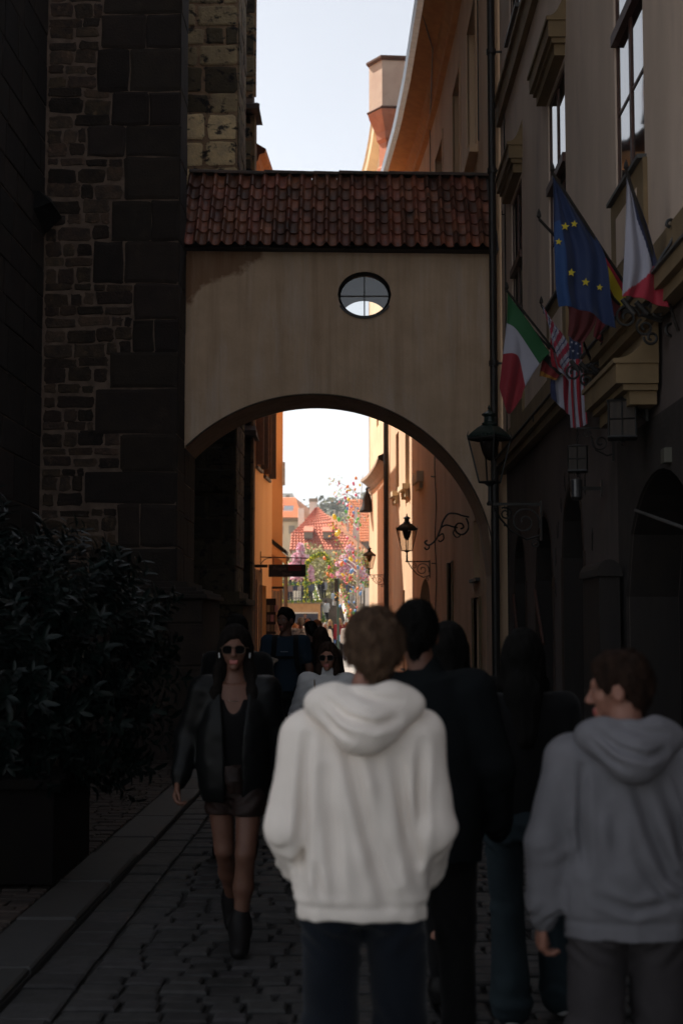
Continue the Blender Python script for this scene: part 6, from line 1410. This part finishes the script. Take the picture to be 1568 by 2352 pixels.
# 1 main figure
person('man in a cream white hoodie seen from behind, nearest of all', .022, 4.22, 0, 1.682, 'h_sand', 'mop', 'skin3', res=.0075, pose=dict(arms_pocket, kR=(.115,.05,.49), aR=(.13,-.02,.085), tR=(.14,.14,.03), kL=(-.10,.03,.49), aL=(-.105,-.12,.11), tL=(-.115,.03,.03)), headoff=(.035,0), hand=False,
       top=mk_top(white_h, [(.842,.190,.125,0,0),(.86,.198,.132,0,0),(.895,.198,.134,0,0),(.93,.204,.142,0,0),(1.12,.208,.146,0,0),(1.28,.210,.142,0,-.01),(1.39,.18,.118,0,-.015),(1.46,.10,.085,0,-.02)], (.078,.066,.052), 'hoodie', hood=True, fold=.008, folds=fold_white),
       legs=mk_trousers(jeans_d, (.094,.080,.066), zt=.90, waist=(.15,.085)), shoes=mk_shoes(shoe_w))
def earring(t, J, hp_, Rh, hc):
    mb = MB(); mb.lathe([(.001,-.003),(.003,0),(.001,.003)], hp_(-.088,-.0,-.04), 8); mb.build('earring', mat('silver', (.8,.8,.8), None, .2, metal=1), t)
# 2 dark man right behind
person('broad man in a dark coat just right of the cream hoodie', (949-815)/FPX*5.45+.04, 5.45, 0, 1.735, 'h_black', 'crop', 'skin2', res=.009, hand=False, headoff=(-.03,0), pose=dict(eR=(.27,-.04,1.13), wR=(.28,.07,.88), kR=(.12,.1,.5), aR=(.13,.05,.085), tR=(.14,.2,.03)),
       top=mk_top(cloth('charcoal_coat', (.006,.0075,.0085)), [(.78,.21,.14,0,0),(.95,.225,.15,0,0),(1.2,.22,.15,0,0),(1.38,.19,.12,0,-.015),(1.46,.10,.085,0,-.02)], (.088,.07,.055), 'coat', fold=.006, neckr=.07), legs=mk_trousers(black_c), shoes=mk_shoes(shoe_b))
# 3 woman with bulky coat
person('dark-haired woman in a bulky black coat ahead of the man in the dark coat', (1026-815)/FPX*6.4, 6.4, 0, 1.65, 'h_black', 'bob', 'skin', res=.01, hand=False, pose=dict(eR=(.30,-.04,1.12), wR=(.26,.10,.95), eL=(-.29,-.04,1.12), wL=(-.24,.1,.95), hR=(.06,0,.9), hL=(-.06,0,.9), kR=(.05,.05,.49), kL=(-.05,0,.49), aR=(.04,0,.085), tR=(.05,.15,.03), aL=(-.04,-.1,.1), tL=(-.05,.05,.03)),
       top=mk_top(cloth('black_puffer', (.004,.004,.0045), rough=.6), [(.76,.19,.14,0,0),(.82,.25,.17,0,0),(1.0,.27,.19,0,0),(1.2,.265,.18,0,0),(1.38,.2,.13,0,-.015),(1.46,.11,.09,0,-.02)], (.10,.095,.07), 'puffer_coat', fold=.01, neckr=.075), legs=mk_trousers(black_c, (.095,.073,.062)), shoes=mk_shoes(shoe_b))
# 4 jeans person
person('woman in black jacket and flared blue jeans walking between the two hooded people', (1196-815)/FPX*6.05, 6.05, 0, 1.62, 'h_black', 'long', 'skin', res=.01, hand=False, pose=dict(hR=(.09,0,.9), kR=(.13,.06,.49), aR=(.17,.10,.1), tR=(.18,.24,.05), kL=(-.08,0,.49), aL=(-.07,-.05,.085), tL=(-.08,.09,.028)),
       top=mk_top(black_c, [(.86,.155,.115,0,0),(.95,.165,.12,0,0),(1.1,.16,.12,0,0),(1.3,.18,.125,0,0),(1.4,.15,.1,0,-.015),(1.46,.09,.08,0,-.02)], (.07,.058,.045), 'jacket', fold=.006), legs=mk_trousers(cloth('teal_denim', (.016,.027,.033), (.011,.019,.024)), (.094,.070,.066), waist=(.155,.115), flare=.03), shoes=mk_shoes(shoe_w))
# 5 grey hoodie
grey_h = cloth('grey_marl', (.165,.162,.178), (.13,.128,.14), fine=900, bump=.25); grey_p = cloth('grey_sweatpants', (.045,.04,.042), (.034,.03,.032), fine=900)
_cg = creases([([(.0,1.36),(.06,1.18),(.12,1.04),(.17,1.0)],.018,.020),([(-.155,1.38),(-.16,1.2),(-.15,1.05)],.013,.015),([(.10,1.33),(.15,1.18),(.17,1.1)],.012,.016),([(-.12,.97),(.0,.93),(.14,.96)],.010,.016),([(-.06,1.25),(-.05,1.08)],.008,.02),([(.02,1.08),(.09,.99),(.15,.95)],.010,.014)])
def fold_grey(x, y, z): return _cg(x, y, z) + .004*np.exp(-((z-.885)/.012)**2)
person('boy in grey hoodie and sweatpants on the right, head turned in profile', (1425-815)/FPX*4.3, 4.3, 0, 1.565, 'h_brown', 'crop', 'skin3', res=.0075, head=(R(72), R(-3)), headoff=(-.01,.01), pose=dict(eL=(-.265,-.02,1.13), wL=(-.275,.03,.87), eR=(.29,-.02,1.14), wR=(.30,.12,.92), kR=(.12,.06,.49), kL=(-.11,.02,.49), aL=(-.12,-.06,.085), tL=(-.13,.08,.03)), hands_curl=.75,
       top=mk_top(grey_h, [(.825,.196,.132,0,0),(.885,.20,.137,0,0),(.92,.214,.148,0,0),(1.12,.208,.147,0,0),(1.28,.205,.14,0,-.01),(1.39,.175,.115,0,-.015),(1.46,.10,.085,0,-.02)], (.078,.068,.05), 'hoodie', hood=True, fold=.008, folds=fold_grey),
       legs=mk_trousers(grey_p, (.100,.09,.07), zt=.90, waist=(.15,.09), fold=.007), shoes=mk_shoes(shoe_w))
# 6 woman with sunglasses
def sunglasses(m_frame, m_lens, w_=.031, h_=.024, r=.029):
    def f(t, J, hp_, Rh, hc):
        pr = MB(); ln = MB()
        for sx in (-1, 1):
            rim = [hp_(sx*.034+math.copysign(abs(math.cos(a))**.75, math.cos(a))*r, .094-.10*abs(sx*.034+math.cos(a)*r)**1.25, -.004+math.copysign(abs(math.sin(a))**.75, math.sin(a))*h_) for a in np.linspace(0, 2*math.pi, 25)]
            pr.tube([tuple(p) for p in rim], .0026, 6, cap=False); c_ = len(ln.v); ln.v += [tuple(p) for p in rim[:-1]]; ln.face(range(c_, c_+24))
            pr.tube([tuple(hp_(sx*.062, .083, .006)), tuple(hp_(sx*.076, .06, .006)), tuple(hp_(sx*.082, -.005, .004))], .003, 5)
        pr.tube([tuple(hp_(-.008,.100,.006)), tuple(hp_(0,.103,.008)), tuple(hp_(.008,.100,.006))], .003, 5)
        o = pr.build('sunglasses', m_frame, t, smooth=True); ln.build('lenses', m_lens, o)
    return f
lens_m = mat('dark_lens', (.002,.002,.0025), None, .3, spec=.02); beige = mat('beige_frame', (.085,.05,.032), None, .5, spec=.2); dkf = mat('dark_frame', (.015,.012,.012), None, .35)
leather = mat('black_leather_jacket', (.0035,.004,.0045), (.0025,.003,.003), .42, 6, bump=.15, bs_=60, bd=.002, spec=.16); brleather = mat('brown_leather', (.02,.010,.008), (.010,.006,.005), .6, 6, bump=.2, bs_=160, bd=.002, spec=.2)
def wom_extra(t, J, hp_, Rh, hc):
    sunglasses(beige, lens_m, h_=.024, r=.030)(t, J, hp_, Rh, hc)
    for sx in (-1, 1):
        mb = MB(); mb.tube([tuple(hp_(sx*.084,.018,-.022)), tuple(hp_(sx*.083,.022,-.05))], [.006,.004], 6); mb.build('earbud', mat('white_plastic', (.6,.6,.6), None, .4), t)
    mb = MB(); mb.tube([(math.sin(a)*.062, .045+math.cos(a)*.042, 1.40-.055*math.cos(a)) for a in np.linspace(-1.9, 1.9, 15)], .0016, 4); mb.build('necklace', mat('silver_chain', (.7,.68,.6), None, .3, metal=1), t)
    # inner black top
    g = SDF([-.2,-.16,.92], [.2,.2,1.42], .008); g.loft([(.95,.135,.105,0,.0),(1.08,.128,.10,0,.012),(1.22,.148,.118,0,.012),(1.32,.14,.105,0,.005),(1.36,.12,.08,0,0)], .02); g.ell((0,.13,1.385), (.058,.1,.115), .015, 'sub'); mkobj('camisole', [g.mesh()], black_c, t)
    # jacket front panels are part of the jacket below; waist pouch
    g = SDF([-.12,.06,.80], [.12,.20,1.06], .006); g.loft([(.85,.035,.03,-.02,.12),(.92,.055,.045,-.01,.125),(1.0,.05,.035,.0,.12)], .02); g.disp(lambda x, y, z: .005*vnoise(x, y, z, 40)); mkobj('waist_bag', [g.mesh()], brleather, t)
def jacket_open(t, J, res, hc):
    mk_top(leather, [(.80,.17,.12,0,-.005),(.84,.205,.14,0,0),(1.0,.215,.15,0,0),(1.2,.21,.15,0,0),(1.34,.19,.125,0,-.01),(1.44,.10,.085,0,-.02)], (.092,.088,.058), 'leather_jacket', fold=.008)(t, J, res, hc)
def jacket_build():
    def f(t, J, res, hc):
        ks = ['sR','eR','wR','sL','eL','wL']; P = np.array([J[q] for q in ks]); lo = P.min(0)-.14; hi = P.max(0)+.14; lo[2] = .74; hi[2] = 1.56; lo[1] -= .05; hi[1] = max(hi[1], .22)
        g = SDF(lo, hi, .008); g.loft([(.80,.165,.125,0,0),(.84,.20,.145,0,0),(1.0,.212,.155,0,0),(1.2,.205,.155,0,0),(1.34,.185,.13,0,-.01),(1.45,.10,.09,0,-.02)], .03)
        for s_ in 'RL':
            s0, e0, w0 = J['s'+s_], J['e'+s_], J['w'+s_]; g.cone(J['neck']+[0,0,-.035], s0+[0,0,.012], .072, .07, .05)
            g.cone(s0, e0, .078, .074, .05); g.cone(e0, e0+(w0-e0)*.8, .074, .058, .03); g.cone(e0+(w0-e0)*.8, w0, .055, .042, .02)
        # open front
        sl, X, Y, Z = g.sub([-.12,-.0,.7], [.12,.3,1.6]); wdt = .045+.0*Z+np.clip((Z-1.1)*.10, 0, .05)
        d = np.maximum(np.abs(X+.005)-wdt, .02-Y); g.comb(sl, (d+0*Z).astype(np.float32), .015, 'sub')
        g.disp(lambda x, y, z: .005*vnoise(x*1.4, y*1.4, z*.5, 9)+.002*vnoise(x, y, z, 24))
        mkobj('leather_jacket', [g.mesh()], leather, t)
    return f
pW = dict(sR=(.175,-.01,1.395), sL=(-.175,-.01,1.395), eR=(.265,-.05,1.14), wR=(.30,.05,.90), eL=(-.22,-.03,1.14), wL=(-.23,-.02,.89),
          hR=(.085,-.01,.90), kR=(.055,-.02,.53), aR=(.03,-.30,.20), tR=(.03,-.27,.07), hL=(-.09,.02,.90), kL=(-.075,.14,.53), aL=(-.045,.10,.13), tL=(-.05,.26,.035))
person('woman walking towards the camera in dark sunglasses, black leather jacket and brown shorts', (541-815)/FPX*7.45, 7.45, math.pi, 1.64, 'h_dark', 'long', 'skin2', res=.0085, pose=pW, extra=wom_extra, hands_curl=.8, slim=.92,
       top=jacket_build(), legs=mk_trousers(brleather, (.098,.088,.06), .98, 'shorts', .42, (.158,.112)), shoes=mk_shoes(shoe_b, .05))
# 7 man behind her
person('man with sunglasses half hidden behind the woman in the leather jacket', (545-815)/FPX*10.4, 10.4, math.pi, 1.72, 'h_black', 'crop', 'skin2', res=.012, hand=False, extra=sunglasses(dkf, lens_m), top=mk_top(black_c, HP[2:], (.075,.06,.046), 'jacket', fold=.006), legs=mk_trousers(black_c), shoes=mk_shoes(shoe_b))
# 8 man in blue T-shirt with backpack
def bag_straps(t, J, hp_, Rh, hc):
    mb = MB()
    for sx in (-1, 1): 
        q = cr([(sx*.10,-.12,1.40), (sx*.105,-.03,1.475), (sx*.11,.09,1.42), (sx*.115,.145,1.28), (sx*.14,.135,1.12), (sx*.19,.03,1.03)]); 
        for a, b in zip(q, q[1:]): mb.hexa([a+Vector((-.026,0,0)), a+Vector((.026,0,0)), b+Vector((.026,0,0)), b+Vector((-.026,0,0)), a+Vector((-.026,.012,.004)), a+Vector((.026,.012,.004)), b+Vector((.026,.012,.004)), b+Vector((-.026,.012,.004))])
    mb.box(-.10,.10,.148,.156,1.235,1.262); mb.build('backpack_straps', black_c, t)
    g = SDF([-.2,-.36,.95], [.2,-.05,1.5], .015); g.loft([(1.0,.14,.07,0,-.2),(1.2,.15,.09,0,-.2),(1.42,.12,.06,0,-.19)], .03); mkobj('backpack', [g.mesh()], black_c, t)
    mb = MB(); mb.box(-.035,.045,.151,.1535,1.302,1.312); mb.build('chest_print', mat('print_grey', (.12,.13,.15), None, .8), t)
    mb = MB(); w_ = J['wL']; mb.lathe([(.031,-.012),(.034,0),(.031,.012)], tuple(w_), 10); mb.build('wristwatch', black_c, t)
    g = SDF([-.1,-.1,-.3], [.1,.1,.1], .03)
pT = dict(eR=(.25,-.02,1.13), wR=(.23,.16,.98), eL=(-.25,-.03,1.13), wL=(-.265,.04,.86))
person('man in a dark blue T-shirt with black backpack straps, facing the camera', (656-815)/FPX*15.5, 15.5, math.pi, 1.835, 'h_black', 'short', 'skin2', res=.0115, head=(R(-32), 0), pose=pT, extra=bag_straps,
       top=mk_top(cloth('navy_shirt', (.011,.025,.042), (.008,.02,.034)), [(.90,.165,.12,0,0),(1.08,.16,.118,0,.005),(1.28,.178,.13,0,.0),(1.38,.16,.105,0,-.015),(1.45,.095,.085,0,-.02)], (.068,.060,.05), 'tshirt', sleeve=.62, fold=.004), legs=mk_trousers(black_c), shoes=mk_shoes(shoe_b))
q = at(603, 1527, 15.2); g = SDF([-.14,-.06,-.22], [.14,.06,.14], .01); g.loft([(-.18,.10,.035,0,0),(0,.115,.04,0,0),(.11,.12,.03,0,0)], .01); g.disp(lambda x, y, z: .008*vnoise(x, y, z, 22))
pbg = mkobj('paper_bag', [g.mesh()], mat('brown_paper', (.30,.24,.19), (.24,.19,.15), .9, 8, bump=.5), None); pbg.location = q; pbg.rotation_euler = (.1,.35,.2); tag(pbg, 'crumpled pale paper bag held by the man in the blue T-shirt', 'bag')
# 9 white jacket woman
def strapx(t, J, hp_, Rh, hc):
    sunglasses(dkf, lens_m)(t, J, hp_, Rh, hc)
    mb = MB(); mb.tube(cr([(.12,.02,1.47), (.10,.14,1.33), (-.02,.17,1.12), (-.14,.13,.98)]), .006, 5); mb.build('bag_strap', mat('tan_strap', (.22,.15,.1), None, .6), t)
person('older woman in a quilted white jacket and dark sunglasses coming towards the camera', (753-815)/FPX*11.0, 11.0, math.pi, 1.51, 'h_brown', 'bob', 'skin', res=.011, hand=False, extra=strapx, head=(R(-8), 0), pose=dict(eR=(.28,-.03,1.13)),
       top=mk_top(cloth('white_quilt', (.50,.50,.50), (.44,.44,.45), rough=.7), [(.80,.20,.14,0,0),(1.0,.215,.155,0,0),(1.2,.21,.155,0,0),(1.36,.185,.125,0,-.01),(1.45,.11,.09,0,-.02)], (.09,.075,.055), 'quilted_jacket', fold=.008, neckr=.075, folds=lambda x, y, z: .004*np.abs(np.sin((z+x*.4)*48))), legs=mk_trousers(black_c), shoes=mk_shoes(shoe_b))
# mid distance
person('woman with long brown hair in black walking away down the lane', (737-815)/FPX*16.5, 16.5, 0, 1.62, 'h_brown', 'long', 'skin', res=.014, face=False, hand=False, top=mk_top(black_c, HP, name='coat'), legs=mk_trousers(black_c), shoes=mk_shoes(shoe_b))
person('man in black with short dark hair walking away, left of the long-haired woman', (714-815)/FPX*19, 19, .5, 1.70, 'h_black', 'short', 'skin2', res=.014, face=False, hand=False, top=mk_top(black_c, HP, name='jacket'), legs=mk_trousers(black_c), shoes=mk_shoes(shoe_b))
person('woman with copper hair facing the camera in the middle of the lane', (728-815)/FPX*24, 24, math.pi+.4, 1.73, 'h_red', 'long', 'skin', res=.014, face=False, hand=False, top=mk_top(black_c, HP, name='jacket'), legs=mk_trousers(black_c), shoes=mk_shoes(shoe_b))
pat = mat('patterned_cloth', (.75,.75,.75), (.03,.04,.05), .8, 14); 
def far(label, dx, Y, topy, rot, hair, style, ctop, cleg, z0, skin='skin3', pose=None, bag=None, group='people on the square and the steps', H=None):
    H = H or (CAMZ-z0-(topy-1437)*Y/FPX); 
    def ex(t, J, hp_, Rh, hc):
        if bag:
            g = SDF([-.2,-.05,.6], [.2,.3,1.1], .02); g.loft([(.75,.11,.06,.05,.13),(.95,.12,.07,.05,.13),(1.02,.08,.05,.05,.13)], .02); mkobj('bag', [g.mesh()], mat(bag[0], bag[1], None, .7), t)
    return person(label, (dx-815)/FPX*Y, Y, rot, H, hair, style, skin, res=.02, face=False, hand=False, z0=z0, pose=pose, extra=ex, top=mk_top(ctop if not isinstance(ctop, tuple) else cloth('cloth_%d' % random.randint(0, 999), ctop), HP if style != 'long' else HP, name='top', fold=.008), legs=mk_trousers(cleg if not isinstance(cleg, tuple) else cloth('cloth_%d' % random.randint(0, 999), cleg)), shoes=mk_shoes(shoe_b), group=group)
walk = dict(kR=(.10,.12,.50), aR=(.10,.2,.09), tR=(.1,.35,.05), kL=(-.10,-.02,.49), aL=(-.1,-.25,.12), tL=(-.1,-.12,.03), wR=(.2,.2,1.05))
far('person in a black and white patterned shirt before the kiosk', 691, 38, 1419, 0, 'h_grey', 'short', pat, (.03,.03,.04), .0)
far('blond woman in a shiny black jacket standing in the sun on the square', 758, 62, 1424, math.pi, 'h_blond', 'long', (.02,.02,.022), (.015,.015,.018), .25)
far('woman in a black and red top with a light blue bag', 780, 62, 1421, math.pi+.3, 'h_blond', 'long', (.18,.012,.02), (.01,.01,.012), .25, bag=('light_blue_bag', (.16,.42,.75)))
far('person in lavender behind the blond woman', 742, 65, 1430, math.pi, 'h_brown', 'long', (.45,.38,.5), (.1,.1,.14), .3)
far('person in a pale jacket beside the woman with the blue bag', 792, 65, 1428, 0, 'h_grey', 'short', (.6,.58,.55), (.2,.2,.22), .3)
far('person in a white top in front of the kiosk counter', 676, 46, 1432, .4, 'h_blond', 'short', (.7,.66,.6), (.12,.1,.09), .0)
far('bald man in orange just past the man in black', 707, 44, 1421, math.pi, None, 'buzz', (.5,.16,.05), (.03,.03,.03), .0, skin='skin')
far('person in white with a backpack climbing the middle of the steps', 748, 78.5, 1378, 0, 'h_brown', 'short', (.62,.64,.66), (.02,.02,.025), .3+11*.135, pose=walk)
far('person in pale blue higher up on the steps', 767, 82, 1358, 0, 'h_grey', 'short', (.5,.62,.72), (.55,.55,.55), .3+18*.135, pose=walk)
far('couple member in black at the top of the steps, the left one', 738, 86, 1331, 0, 'h_black', 'short', (.02,.02,.025), (.02,.02,.02), zt)
far('couple member in black and white at the top of the steps, the right one', 744, 87, 1332, .3, 'h_black', 'short', (.30,.30,.32), (.02,.02,.02), zt)
for dx_, c_, l_ in ((658,(.03,.035,.05),'person in black at the left end of the platform railing'), (667,(.3,.2,.18),'person in a dusty rose coat on the platform'), (679,(.05,.05,.10),'person in navy behind the white table'), (688,(.5,.42,.36),'person in beige on the platform'), (695,(.06,.05,.08),'person in dark purple on the platform'), (704,(.55,.50,.42),'person in a cream coat near the right end of the platform railing'), (713,(.10,.12,.16),'person in slate at the right end of the platform')):
    far(l_, dx_, 74.2, 1330+random.uniform(-2,4), random.choice([0, math.pi]), random.choice(['h_dark','h_brown','h_blond']), random.choice(['short','long']), c_, (.03,.03,.05), zf)
far('dark figure behind the kiosk counter', 701, 73.2, 1407, math.pi, 'h_black', 'short', (.02,.02,.02), (.02,.02,.02), .35)
for dx_, l_, c_ in ((812,'person in brown on the terrace behind the eggs',(.2,.12,.07)), (829,'person in white on the terrace by the stalls',(.65,.63,.6)), (800,'person in dark blue near the right parapet',(.06,.08,.15))): far(l_, dx_, 86, 1336, 0, 'h_brown', 'short', c_, (.05,.05,.06), zt)

CR = [(735,58,'h_dark',(.5,.08,.10),'person in a raspberry jacket before the stairs'),(747,56,'h_grey',(.62,.60,.55),'person in an off-white shirt left of the blond woman'),(768,66,'h_brown',(.10,.22,.5),'person in a bright blue top between the two blond women'),(684,54,'h_brown',(.15,.35,.2),'person in a green jacket by the kiosk counter'),(726,52,'h_dark',(.12,.10,.10),'person in charcoal right of the copper-haired woman'),(797,60,'h_red',(.7,.68,.66),'red-haired person in a pale coat at the right end of the crowd'),(668,56,'h_grey',(.08,.10,.2),'grey-haired person in navy at the left end of the kiosk')]
for dx_, Y_, h_, c_, l_ in CR: far(l_, dx_, Y_, 1431+random.uniform(-3, 4), random.choice([0, math.pi, 2.2]), h_, random.choice(['short', 'long']), c_, (.04,.04,.06), .12)
